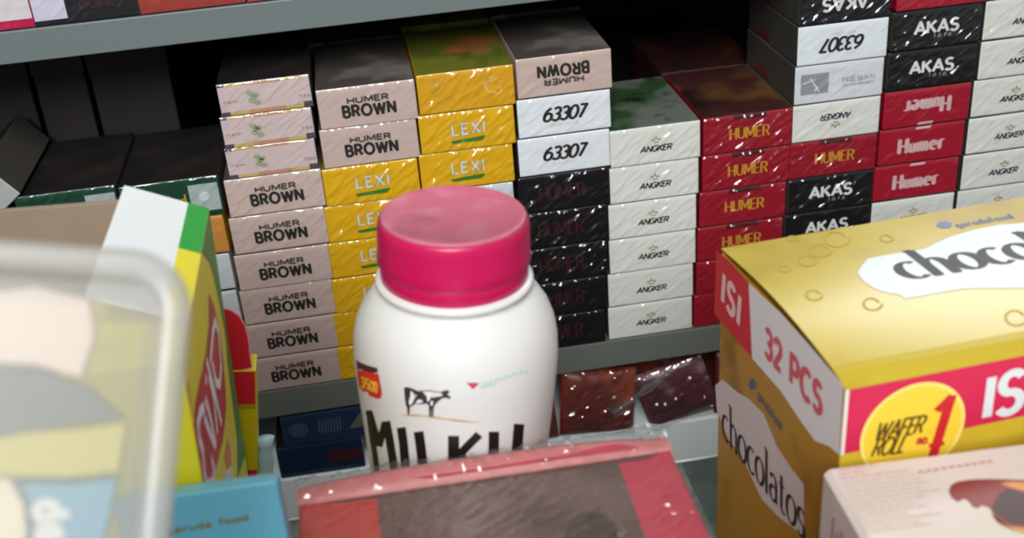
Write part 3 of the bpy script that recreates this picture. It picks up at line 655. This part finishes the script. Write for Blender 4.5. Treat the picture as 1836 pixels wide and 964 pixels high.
# lid: bowed sheet hinged at the back, front edge rolled over
V, F = [], []; NX, NY = 40, 30
def lidz(a, b):
    s = b/dep; edge = 1.9*math.sin(math.pi*s)*math.exp(-a/34) + 1.0*math.sin(math.pi*s)
    roll = -1.5*max(0, 1-b/9)**2
    return GZ - .1 + edge + roll
for s in (1, 0):
    for j in range(NY+1):
        for i in range(NX+1):
            a, b = wid*i/NX, dep*j/NY; V.append(gb(a, b, lidz(a, b) - (0 if s else .5)))
m_ = (NX+1)*(NY+1)
for s in (0, 1):
    for j in range(NY):
        for i in range(NX):
            k = s*m_+j*(NX+1)+i; q = (k, k+1, k+NX+2, k+NX+1); F.append(q if s == 0 else q[::-1])
for i in range(NX): F.append((i, i+m_, i+1+m_, i+1)); k = NY*(NX+1)+i; F.append((k, k+1, k+1+m_, k+m_))
for j in range(NY): k = j*(NX+1); F.append((k, k+NX+1, k+NX+1+m_, k+m_)); k += NX; F.append((k, k+m_, k+NX+1+m_, k+NX+1))
m_lid = mat('gold lid card', (188, 164, 42), .3, .4, coat=.2, coat_rough=.25, mix=[((172, 142, 32), 22, .5, .66, 1)])
lid = part('lid', V, F, [m_lid], ch, smooth=False)
TP = Plane(gb(0, 0, GZ), vx, vy)
def lid_put(name, vf, m, off=.18):
    v, f = vf; return part(name, [gb(q[0], q[1], lidz(q[0], q[1])+off+(q[2] if len(q) > 2 else 0)) for q in v], f, [m], lid)
def grid_clip(poly, off, name, m, step=3):
    """an outline laid on the bowed lid as a net of small faces"""
    bm = bmesh.new(); f = bm.faces.new([bm.verts.new((p[0], p[1], 0)) for p in poly])
    xs = [p[0] for p in poly]; ys = [p[1] for p in poly]
    for ax, lo, hi in ((0, min(xs), max(xs)), (1, min(ys), max(ys))):
        c = lo+step
        while c < hi:
            no = (1, 0, 0) if ax == 0 else (0, 1, 0); co = (c, 0, 0) if ax == 0 else (0, c, 0)
            bmesh.ops.bisect_plane(bm, geom=bm.verts[:]+bm.edges[:]+bm.faces[:], plane_co=co, plane_no=no); c += step
    bm.verts.index_update(); V = [(v.co.x, v.co.y) for v in bm.verts]; F = [[v.index for v in q.verts] for q in bm.faces]; bm.free()
    return lid_put(name, (V, F), m, off)
def z5(a, b): return (1500 + a/4.381, 340 + b/4.381)
def z6(a, b): return (1260 + a/2.677, 340 + b/2.677)
ban = [TP.px(z5(*p)) for p in ((160, 690), (200, 625), (245, 570), (360, 545), (520, 515), (690, 490), (760, 450), (900, 385), (1080, 330), (1280, 290), (1472, 275))]
end = [TP.px(z5(*p)) for p in ((1472, 795), (1240, 800), (1000, 805), (850, 830), (640, 870), (530, 890), (480, 855), (400, 850), (290, 815), (210, 760))]
far = wid - 6
ban += [(far-24, ban[-1][1]-1), (far, ban[-1][1]-12), (far, end[0][1]+14), (far-24, end[0][1]+1)]
grid_clip(ban + end, .16, 'banner', m_bann)
a0 = TP.px(z5(480, 660)); a1 = TP.px(z5(1310, 560)); bl = (a0[1]+a1[1])/2
word_h = 17.0
st_ = text_strokes('chocolatos', word_h, None, track=.1, serif=.1)
xs = [p[0] for s in st_ for p in s]; sc_ = (a1[0]-a0[0]+2) / (.5+.1+.58+.1+.58+.1+.5) ; 
L = (max(xs)-min(xs)); kx = sc_/word_h
st_ = [[(a0[0] + (p[0]-min(xs))*kx, bl + (p[1]+word_h/2-.32*word_h)*1.0) for p in s] for s in st_]
v, f = pen(st_, 1.75, .55, 2); lid_put('lettering', (v, f), mm('banner black', (58, 56, 52), .5), .3)
lid_put('maker_mark', join(fan([TP.px(z5(845+62*math.cos(k/14*6.283), 287+28*math.sin(k/14*6.283)-(k % 2)*5)) for k in range(14)]), pen(TP.text_between('garudafood', TP.px(z5(930, 292)), TP.px(z5(1375, 215)), 3.4, track=.2), .3, .25)), mm('soft blue ink', (112, 126, 170), .5), .2)
sw = []
for cx, cy, r in ((430, 235, 28), (560, 300, 60), (640, 240, 70), (500, 355, 50), (880, 240, 34), (530, 535, 44), (810, 570, 50), (1500, 620, 60), (390, 400, 30)):
    sw.append(pen([[TP.px(z6(cx + r*math.cos(k*.5)*(1-.03*k), cy + r*.7*math.sin(k*.5)*(1-.03*k))) for k in range(13)]], .35, .35))
lid_put('swirl_pattern', join(*sw), mm('olive swirl ink', (180, 152, 50), .5), .14)
# front
FP = Plane(gb(0, 0, GZ), vx, UZV)
hb = FP.px((1506, 818))[1]
FP.put('front_band', ngon([(1.2, -1.8), (wid-1, -1.8), (wid-1, hb+2.0), (1.2, hb+.6)]), m_crim, ch, .1)
FP.put('corner_strip', ngon([(.1, -1.6), (1.2, -1.6), (1.2, hb+.4), (.1, hb+.4)]), m_cream, ch, .12)
ctr = FP.px((1636, 772)); rr_ = abs(FP.px((1728, 760))[0]-ctr[0])
FP.put('gold_seal', fan(arc(ctr[0], ctr[1], rr_, rr_, 0, 360, 40)[:-1]), mm('seal pale gold', (246, 222, 120), .35), ch, .2)
FP.put('gold_seal', fan(arc(ctr[0], ctr[1], rr_*.93, rr_*.93, 0, 360, 40)[:-1]), mm('seal gold', (240, 204, 62), .35), ch, .3)
FP.put('seal_lettering', join(pen(FP.text_between('WAFER', FP.px((1572, 772)), FP.px((1656, 758)), 5.6, track=.12, shear=.25), .42, .38), pen(FP.text_between('ROLL', FP.px((1568, 801)), FP.px((1624, 793)), 5.6, track=.12, shear=.25), .42, .38)), mm('seal brown', (92, 66, 20), .5), ch, .42)
FP.put('seal_number', join(pen(FP.text_between('1', FP.px((1668, 768)), FP.px((1694, 764)), 20, shear=.12), 1.6, 1.0), pen([[FP.px((1664, 797)), FP.px((1692, 793))]], .6, .6), pen(FP.text_between('no.', FP.px((1644, 787)), FP.px((1664, 784)), 3.2), .35, .3)), mm('seal red', (200, 34, 44), .5), ch, .42)
iA, iB = FP.px((1770, 712)), FP.px((1836, 700))
FP.put('front_lettering', pen([[(p[0]-0, p[1]) for p in s] for s in FP.text_between('ISI 32 PCS', (iA[0], iA[1]), (iA[0]+78, iA[1]+1), 13.5, track=.22)], 1.5, 1.3), m_bann, ch, .2)
# left side
LP = Plane(gb(0, dep, GZ), -vy, UZV)
LP.put('side_red', ngon(LP.pxs([(1285, 449), (1310, 470), (1343, 506), (1348, 640), (1281, 562)])), m_scar, ch, .1)
LP.put('side_white', ngon(LP.pxs([(1343, 507), (1400, 560), (1450, 616), (1513, 690), (1505, 815), (1488, 800), (1462, 790), (1440, 760), (1400, 700), (1349, 642)])), m_cream, ch, .12)
LP.put('side_lettering', pen(LP.text_between('ISI', LP.px((1297, 515)), LP.px((1327, 557)), 11, track=.34), 1.4, 1.2), mm('side pale ink', (226, 190, 190), .5), ch, .2)
LP.put('side_count', pen(LP.text_between('32 PCS', LP.px((1374, 612)), LP.px((1474, 718)), 9.4, track=.26), 1.25, 1.1), mm('side red ink', (206, 84, 96), .5), ch, .2)
sb = LP.pxs([z for z in ((1283, 690), (1296, 680), (1322, 702), (1345, 716), (1370, 742), (1394, 800), (1420, 840), (1442, 868), (1442, 964), (1428, 950), (1396, 926), (1366, 894), (1345, 850), (1328, 812), (1308, 790), (1286, 735))])
LP.put('side_banner', ngon(sb), mm('side banner', (208, 192, 186), .45), ch, .12)
LP.put('side_name', pen(LP.text_between('chocolatos', LP.px((1296, 748)), LP.px((1444, 930)), 15.5, track=.1, serif=.08), .95, .42), mm('side brown ink', (52, 28, 20), .5), ch, .2)
LP.put('side_mark', join(fan(LP.pxs([(1350+7*math.cos(k), 688+11*math.sin(k)) for k in range(6)])), pen(LP.text_between('garudafood', LP.px((1360, 704)), LP.px((1402, 764)), 3.4, track=.2), .3, .25)), mm('side blue ink', (88, 92, 110), .5), ch, .2)

# ------------------------------------------------------------------ white wafer carton at lower right
WZ = -200.0
wa, wb = onZ((1474, 836), WZ), onZ((1836, 790), WZ)
ux = (wb-wa).normalized(); uy = Vector((-ux.y, ux.x, 0))
wc = tag(empty('wafer_carton', wa + ux*55 - uy*45 + Vector((0, 0, CT-WZ))), 'pinkish white carton with dipped wafer picture at lower right, before the gold carton', 'carton')
def wv(a, b, c): return wa + ux*a + uy*b + Vector((0, 0, c-WZ))
m_wb = mm('pinkish white card', (214, 198, 192), .45, mix=[((204, 192, 178), 14, .45, .6, 2)])
cham = 4.5
cs = [(0, -90), (110, -90), (110, 0), (cham*.2, 0)]
v, f, n = bm_box([wv(0, -90, CT), wv(110, -90, CT), wv(110, 0, CT), wv(0, 0, CT), wv(0, -90, WZ), wv(110, -90, WZ), wv(110, 0, WZ), wv(0, 0, WZ)], 1.6, 1)
part('body', v, f, [m_wb], wc)
WP = Plane(wv(0, 0, WZ), ux, uy)
def zw(a, b): return (1430 + a/4.522, 770 + b/4.522)
lines = []
rr = random.Random(2)
for k in range(15):
    y = 330 + 36*k; xa = 330 + 16*max(0, k-1); xb = [640, 560, 900, 1130, 1000, 1080, 1000, 1180, 1050, 960, 1060, 900, 1180, 1000, 1100][k]
    x = xa
    while x < xb:
        x2 = min(xb, x + rr.uniform(30, 110)); s = -.13
        lines.append([WP.px(zw(x, y + s*(x-xa))), WP.px(zw(x2, y + s*(x2-xa)))]); x = x2 + 18
WP.put('small_print', pen(lines[:14], .42, .42), mm('faded pink print', (204, 166, 160), .5), wc, .12)
WP.put('small_print', pen(lines[14:], .3, .3), mm('faded tan print', (196, 176, 162), .5), wc, .12)
WP.put('heading_print', pen([[WP.px(zw(980+k*62, 345-9*k)), WP.px(zw(1020+k*62, 339-9*k))] for k in range(10)], .5, .5), mm('faded rust print', (190, 144, 132), .5), wc, .12)
pic = WP.put('wafer_picture', ngon([WP.px(zw(*p)) for p in ((1225, 500), (1240, 455), (1290, 425), (1400, 408), (1560, 402), (1836, 408), (1990, 430), (1990, 850), (1836, 838), (1740, 815), (1650, 770), (1590, 700), (1560, 640), (1530, 625), (1490, 615), (1460, 640), (1420, 625), (1380, 575), (1345, 560), (1300, 590), (1250, 555))]), mm('milk chocolate print', (134, 56, 50), .4), wc, .14)
WP.put('wafer_inside', ngon([WP.px(zw(*p)) for p in ((1640, 520), (1700, 480), (1836, 520), (1980, 540), (1980, 800), (1836, 775), (1720, 760), (1620, 700), (1580, 640), (1600, 570))]), mm('cocoa cream print', (62, 36, 28), .4), pic, .22)
WP.put('wafer_rim', join(ngon([WP.px(zw(*p)) for p in ((1640, 440), (1740, 425), (1990, 440), (1990, 520), (1836, 500), (1720, 470))]), ngon([WP.px(zw(*p)) for p in ((1570, 690), (1620, 750), (1720, 790), (1990, 820), (1990, 850), (1836, 838), (1740, 815), (1640, 770))])), mm('toasted wafer print', (206, 140, 70), .4), pic, .2)
WL = Plane(wv(0, 0, WZ), -uy, UZV)
WL.put('side_print', pen([[(10+3*k, -22-(k % 3)*3), (10.6+3*k, -9-(k % 2)*3)] for k in range(9)], .5, .5), mm('side rust print', (150, 112, 100), .5), wc, .12)

# ------------------------------------------------------------------ green and yellow upright carton, its lid flap open
SY, SN = -272.0, -364.0
tr = onY((375, 378), SY); brp = onY((447, 866), SY)
sl = tag(empty('snack_carton', (tr.x-16, (SY+SN)/2, CT)), 'green and yellow carton with red oval logo and white open lid flap', 'carton')
dirv = (brp - tr).normalized(); bot = tr + dirv*((CT-tr.z)/dirv.z)
tw = 31.0
m_yel = mm('carton yellow', (222, 208, 36), .4); m_grn = mm('carton green', (18, 150, 44), .4); m_dgrn = mm('carton deep green', (40, 128, 52), .4); m_plain = mm('uncoated white card', (222, 226, 226), .6)
c8 = [(bot.x-tw, SN, CT), (bot.x, SN, CT), (bot.x, SY, CT), (bot.x-tw, SY, CT), (tr.x-tw, SN, tr.z), (tr.x, SN, tr.z), (tr.x, SY, tr.z), (tr.x-tw, SY, tr.z)]
box_part('body', c8, m_yel, sl, .5)
QP = Plane(tr, Vector((0, -1, 0)), Vector(-dirv))     # right-hand side, read from its far edge towards the near one
QP.n = -QP.n; QL = SY - SN - .5
QP.px0 = QP.px
QP.px = lambda p: (min(QL, QP.px0(p)[0]), QP.px0(p)[1]); QH = (CT-tr.z)/dirv.z
def q2(a, b): return (170 + a/2.921, 310 + b/2.921)
def q3(a, b): return (280 + a/2.275, 540 + b/2.275)
gr = [(0.1, -.4)] + [QP.px(q2(*p)) for p in ((560, 408), (600, 470), (622, 540), (640, 620), (660, 720), (680, 820), (690, 900))] + [QP.px(q3(*p)) for p in ((290, 250), (310, 400), (330, 560), (332, 720))]
gr = [(max(.1, a), b) for a, b in gr] + [(.1, gr[-1][1]-10)]
QP.put('side_green', ngon([(.1, -.4)] + [(gr[1][0], -.4)] + gr[1:]), m_dgrn, sl, .12)
QP.put('side_logo', ngon([QP.px(q3(*p)) for p in ((214, -30), (236, 20), (256, 120), (272, 240), (282, 360), (284, 440), (272, 560), (248, 660), (222, 740), (208, 790), (176, 790), (160, 720), (154, 620), (152, 500), (158, 420), (178, 320), (204, 200), (214, 100))]), mm('logo red', (188, 34, 50), .4), sl, .14)
slp = []
def lw(pts): slp.append([QP.px(q3(*p)) for p in pts])
lw([(222, 640), (232, 680), (228, 735), (206, 750), (192, 700), (186, 610), (172, 560), (166, 500), (176, 450), (192, 430)])     # S
lw([(192, 470), (212, 530), (236, 590)])     # l foot
lw([(196, 395), (216, 470), (240, 590)])      # l
lw([(210, 300), (230, 390), (246, 540)]); lw([(196, 310), (202, 330)])     # i
lw([(200, 240), (226, 340), (262, 500)]); lw([(216, 250), (226, 130), (236, 80), (250, 130), (262, 260), (256, 340), (240, 330), (226, 250)])     # p
QP.put('logo_lettering', pen(slp, 1.6, 1.5, 2), mm('logo white', (232, 226, 226), .45), sl, .26)
QP.put('small_logo', ngon([QP.px(q3(*p)) for p in ((126, 330), (138, 400), (142, 520), (138, 640), (122, 740), (100, 720), (94, 640), (104, 480), (116, 380))]), mm('small logo red', (170, 30, 50), .4), sl, .14)
QP.put('small_lettering', pen([[QP.px(q3(*p)) for p in s] for s in ([(112, 620), (122, 560), (128, 490)], [(106, 600), (118, 540)], [(120, 640), (132, 560)])], .7, .7), paleink, sl, .24)
QP.put('snack_picture', join(ngon([QP.px(q3(*p)) for p in ((290, 556), (302, 600), (306, 680), (296, 700), (276, 640))])), mm('snack orange', (214, 120, 50), .4), sl, .14)
QP.put('snack_bowl', ngon([QP.px(q3(*p)) for p in ((276, 700), (304, 670), (318, 740), (316, 760), (270, 760))]), mm('bowl white', (222, 214, 210), .4), sl, .16)
# the lid flap rises to the left from the top edge
hl = onY((222, 335), SY)
fl_n = 74.0
ld = Vector((hl.x-tr.x, 0, hl.z-tr.z)); LL = ld.length; ldn = ld.normalized(); th_ = .7
nn = Vector((-ldn.z, 0, ldn.x)); nn = nn if nn.z > 0 else -nn
v, f, n = bm_box([tr+Vector((0, -fl_n, .2)), tr+Vector((0, 0, .2)), tr+ld, tr+ld+Vector((0, -fl_n, 0)), tr+Vector((0, -fl_n, .2))+nn*th_, tr+Vector((0, 0, .2))+nn*th_, tr+ld+nn*th_, tr+ld+Vector((0, -fl_n, 0))+nn*th_], .15, 1)
flap = part('lid_flap', v, f, [m_plain], sl)
TPf = Plane(tr + Vector((0, 0, .2)) + nn*th_, ldn, Vector((0, -1, 0)))
if TPf.n.dot(nn) < 0: TPf.n = -TPf.n
eg = TPf.px((338, 362))[0]; yg = TPf.px((340, 450))[1]
TPf.put('flap_green', ngon([(.1, 0.2), (eg, .2), (eg, yg), (.1, yg)]), m_grn, flap, .1)
TPf.put('flap_yellow', ngon([(.1, yg), (eg, yg), (eg, fl_n-.3), (.1, fl_n-.3)]), m_yel, flap, .1)

# ------------------------------------------------------------------ red and yellow carton with a rounded tab, and a sachet, behind it
RY = -264.0
rc = tag(empty('snack_carton', (-66, RY+7, CT)), 'small red and yellow carton with rounded tab, behind the green-and-yellow carton', 'carton')
e = onY((459, 664), RY); e2 = onY((463, 858), RY); rdn = (e2-e).normalized()   # it leans a little
rv = -rdn; ru = Vector((-rdn.z, 0, rdn.x)); ru = ru if ru.x > 0 else -ru
RP = Plane(e, ru, rv); RP.n = Vector((0, -1, 0)); RW_ = 26.0
def foot(p): return p + rdn*((CT+.1-p.z)/rdn.z)
tl_ = e - ru*RW_
box_part('body', [foot(tl_), foot(e), foot(e)+Vector((0, 12, 0)), foot(tl_)+Vector((0, 12, 0)), tl_, e, e+Vector((0, 12, 0)), tl_+Vector((0, 12, 0))], mm('deeper yellow card', (206, 190, 30), .4), rc, .5)
zr = RP.px((445, 724))[1]; zq = RP.px((447, 732))[1]; z4 = RP.px((450, 842))[1]
def rband(a, b): return ngon([(-RW_+.5, a), (-.4, a), (-.4, b), (-RW_+.5, b)])
RP.put('red_panel', rband(zr, -.3), m_scar, rc, .12)
RP.put('gold_line', rband(zq, zr), mm('line ochre', (176, 150, 30), .4), rc, .14)
RP.put('red_foot', rband(z4-9, z4), m_scar, rc, .12)
tabo = [RP.px(p) for p in ((452, 660), (449, 640), (446, 610), (440, 585), (428, 566), (412, 556), (396, 554))]
tabo = tabo + [(-22, tabo[-1][1]-1), (-24.5, -.4), (-5, -.4)]
def slab(name, poly, pl, d0, d1, m, parent):
    n = len(poly); V = [pl.p(a, b, d0) for a, b in poly] + [pl.p(a, b, d1) for a, b in poly]
    F = [tuple(range(n)), tuple(reversed(range(n, 2*n)))] + [(i, i+n, (i+1) % n+n, (i+1) % n) for i in range(n)]
    return part(name, V, F, [m], parent)
tab = slab('tab_flap', tabo, RP, -.6, -1.3, mm('tab edge pink', (226, 140, 150), .5), rc)
cxm = sum(p[0] for p in tabo)/len(tabo); czm = sum(p[1] for p in tabo)/len(tabo)
RP.put('tab_face', ngon([(cxm+(a-cxm)*.95, czm+(b-czm)*.97) for a, b in tabo]), m_scar, tab, -.45)

sx0 = onY((462, 790), -262).x; sxr = onY((487, 788), -262); st0 = onY((475, 778), -262).z
sc = tag(empty('sachet_strip', (sxr.x-3, -262, CT)), 'pale blue and green sachet standing behind the small yellow carton', 'sachet')
s_t, s_b = onY((475, 784), -262), onY((478, 862), -262); sdn = (s_b-s_t).normalized()
def sfoot(k): return s_t + sdn*((CT+.2-s_t.z)/sdn.z)*(1-k)
V, F = [], []; N = 16; fm = []
for k in range(N+1):
    c = sfoot(k/N); wv_ = 2.9 if k < N-1 else (2.5 if k == N-1 else 3.7)
    for i in range(16):
        a = 2*math.pi*i/16; V.append((c.x + wv_*math.cos(a)+.25*math.sin(k*3), c.y + wv_*.55*math.sin(a), c.z))
for k in range(N):
    for i in range(16):
        j = (i+1) % 16; F.append((k*16+i, k*16+j, (k+1)*16+j, (k+1)*16+i)); fm.append(2 if k < 9 else (1 if k < 12 else 0))
F.append(tuple(reversed(range(16)))); F.append(tuple(range(N*16, N*16+16))); fm += [2, 0]
part('sachet_body', V, F, [mm('sachet pale blue', (170, 206, 216), .35), mm('sachet lime', (190, 200, 110), .35), mm('sachet green', (70, 130, 70), .35)], sc, fm, smooth=True)

# ------------------------------------------------------------------ light blue carton
LY = -376.0
ba, bb = onY((300, 889), LY), onY((496, 862), LY); bb2 = onY((514, 964), LY)
bl_ = tag(empty('blue_carton', ((ba.x+bb.x)/2, LY+5, CT)), 'light blue carton with small brown lettering, between tub and pink-red carton', 'carton')
m_blue = mm('light blue card', (104, 182, 206), .45)
dz_ = (bb.z-ba.z)
v, f, n = bm_box([(ba.x-14, LY, CT), (bb.x+.4, LY, CT), (bb.x+.4, LY+9, CT), (ba.x-14, LY+9, CT), (ba.x-14, LY, ba.z), (bb.x, LY, bb.z), (bb.x, LY+9, bb.z-3.6), (ba.x-14, LY+9, ba.z-3.6)], .9, 3)
part('body', v, f, [m_blue], bl_)
BP = Plane((0, LY, 0), (1, 0, 0), (0, 0, 1))
BP.put('lettering', pen(BP.text_between('garuda food', BP.px((298, 952)), BP.px((445, 926)), 1.7, track=.15), .26, .3), mm('brown print', (128, 124, 96), .5), bl_, .12)

# ------------------------------------------------------------------ brown board flap of an open carton behind
KY = -262.0
ka = onY((-60, 362), KY); kb = onY((214, 362), KY)
kc = tag(empty('cardboard_tray', ((ka.x-120+kb.x)/2, KY+8, CT)), 'brown cardboard tray with raised front wall, behind the translucent tub', 'carton')
m_kraft = mm('grey brown cardboard', (140, 122, 106), .75, .2, bump=(350, .08), mix=[((122, 104, 88), 10, .4, .65, 3)])
kx0, kx1 = ka.x-110, min(kb.x+2, tr.x-tw-2.5)
kx1 = kb.x + 2
box_part('front_wall', [(kx0, KY, CT), (kx1, KY, CT), (kx1, KY+2.2, CT), (kx0, KY+2.2, CT), (kx0, KY, ka.z+1), (kx1, KY, kb.z), (kx1, KY+2.2, kb.z), (kx0, KY+2.2, ka.z+1)], m_kraft, kc, .3)
for nm, c in (('back_wall', cuboid(kx0, kx1, KY+20, KY+22, CT, CT+70)), ('side_wall', cuboid(kx0, kx0+2, KY+2.4, KY+19.8, CT, CT+70)), ('side_wall', cuboid(kx1-2, kx1, KY+2.4, KY+19.8, CT, CT+70)), ('base', cuboid(kx0+2.2, kx1-2.2, KY+2.4, KY+19.8, CT, CT+2))):
    box_part(nm, c, m_kraft, kc, .2)

# ------------------------------------------------------------------ translucent tub, leaning, with packets inside
TN = ray((150, 700)).normalized()          # the lid faces the shop, leaning back
tu0 = RIGHT - TN*RIGHT.dot(TN); tu0.normalize(); tv0 = tu0.cross(TN)*1.0
tv0 = -(TN.cross(tu0)) if (TN.cross(tu0)).dot(UP) < 0 else TN.cross(tu0)
TB = CAM + ray((350, 455))*196.0            # upper right corner of the lid
ang = R_(-2.0)
tu = (tu0*math.cos(ang) + tv0*math.sin(ang)); tvv = (-tu0*math.sin(ang) + tv0*math.cos(ang))
tl, trr = on_plane((0, 452), TB, TN), on_plane((290, 964), TB, TN)
dn = trr - TB
taper = math.atan2(dn.dot(tu), -dn.dot(tvv))
taper = -math.atan2(-dn.dot(tu), -dn.dot(tvv))
TW, TH, TD, CR = 104.0, 232.0, 40.0, 10.0
def outline(ins, k=1):
    """rounded outline of the face, inset by ins; (a, b) from the upper right corner"""
    def corner(cx, cy, a0, a1, r): return arc(cx, cy, r, r, a0, a1, 9)
    tp = math.tan(taper)*.55; r = max(1.5, CR-ins)
    p = corner(-CR*1.0, -CR, 90, 0, r) + corner(-CR + tp*(TH-2*CR), -(TH-CR), 0, -90, r) + corner(-TW+CR - tp*(TH-2*CR), -(TH-CR), 270, 180, r) + corner(-TW+CR, -CR, 180, 90, r)
    return p
tub = tag(empty('storage_tub', TB + tu*-50 + tvv*-TH), 'translucent plastic tub with rounded corner, blurred at far left front', 'tub')
def tw3(a, b, c): return TB + tu*a + tvv*b + TN*c
m_tub = film_mat('milky tub plastic', .03, tint=(.97, .96, .93), rough=.35, haze=.36)
m_rim = film_mat('milky tub rim', .04, tint=(.95, .95, .94), rough=.35, haze=.56)
def loft(name, rings, m, cap_first=False, cap_last=False, smooth=True):
    V, F = [], []; n = len(rings[0])
    for r in rings: V += r
    for k in range(len(rings)-1):
        for i in range(n):
            j = (i+1) % n; F.append((k*n+i, k*n+j, (k+1)*n+j, (k+1)*n+i))
    if cap_first: F.append(tuple(reversed(range(n))))
    if cap_last: F.append(tuple(range((len(rings)-1)*n, len(rings)*n)))
    return part(name, V, F, [m], tub, smooth=smooth)
def ring(ins, c): return [tw3(a, b, c) for a, b in outline(ins)]
RW = 5.4
loft('lid_rim', [ring(RW, .8), ring(RW, -1.2), ring(RW-1.2, -2.2), ring(1.6, -2.2), ring(.3, -1.4), ring(0, 0), ring(0, 5), ring(.8, 6), ring(1.6, 5), ring(1.8, 1)], m_rim)
loft('lid_panel', [ring(RW-.1, .2), ring(RW-.1, .6)], m_tub, True, False, smooth=False)
loft('wall', [ring(2.2, 1.2), ring(2.4, 12), ring(3.2, 30), ring(4.5, TD-3), ring(7, TD)], m_tub, False, True)
# packets in it
def slab_in(name, pts, c0, th, m, label, puff=0):
    poly = [TPl.px(p) for p in pts]; o = tag(empty(name, tw3(*TPl.px(pts[0]), c0)), label, 'packet', 'packets inside the tub')
    n = len(poly); V = []
    mx = sum(p[0] for p in poly)/n; my = sum(p[1] for p in poly)/n
    rings = [(.93, 0), (1, th*.3), (1, th*.7), (.93, th)]
    F = []
    for s, c in rings: V += [tw3(mx+(a-mx)*s, my+(b-my)*s, c0+c) for a, b in poly]
    for k in range(3):
        for i in range(n):
            j = (i+1) % n; F.append((k*n+i, (k+1)*n+i, (k+1)*n+j, k*n+j))
    F.append(tuple(range(n))); F.append(tuple(reversed(range(3*n, 4*n))))
    part('sachet_body', V, F, [m], o); return o
TPl = Plane(TB, tu, tvv); TPl.n = -TN
slab_in('cream_packet', [(-60, 520), (60, 505), (165, 530), (175, 600), (150, 680), (60, 655), (-60, 650)], 5, 6, mm('cream packet', (226, 208, 196), .5), 'cream packet inside translucent tub, uppermost')
slab_in('grey_packet', [(-60, 662), (60, 660), (160, 690), (232, 752), (150, 765), (60, 768), (-60, 790)], 7, 8, mm('slate packet', (96, 104, 104), .5), 'slate grey packet inside translucent tub, under the cream one')
slab_in('yellow_packet', [(-60, 795), (60, 775), (150, 768), (236, 758), (222, 850), (120, 862), (-60, 858)], 5, 6, mm('straw yellow packet', (196, 184, 92), .5), 'straw yellow packet inside translucent tub')
bp = slab_in('blue_packet', [(-60, 866), (120, 868), (218, 858), (196, 960), (180, 1040), (-60, 1040)], 5, 6, mm('dusty blue packet', (104, 158, 184), .5), 'dusty blue packet with white letters inside translucent tub')
V, F = pen([[TPl.px((96+(x*-10)+y*58, 958 - x*74 - y*10)) for x, y in s] for s in text_strokes('cab', 1.0, 1.5, track=.2)] , .8, .8)
part('lettering', [tw3(p_[0], p_[1], 4.6-p_[2]) for p_ in V], F, [whiteink], bp)
slab_in('white_packet', [(-60, 858), (18, 862), (42, 905), (48, 960), (40, 1020), (-60, 1030)], 2.4, 1.6, mm('ivory packet', (222, 210, 188), .5), 'ivory packet inside translucent tub, lower left')
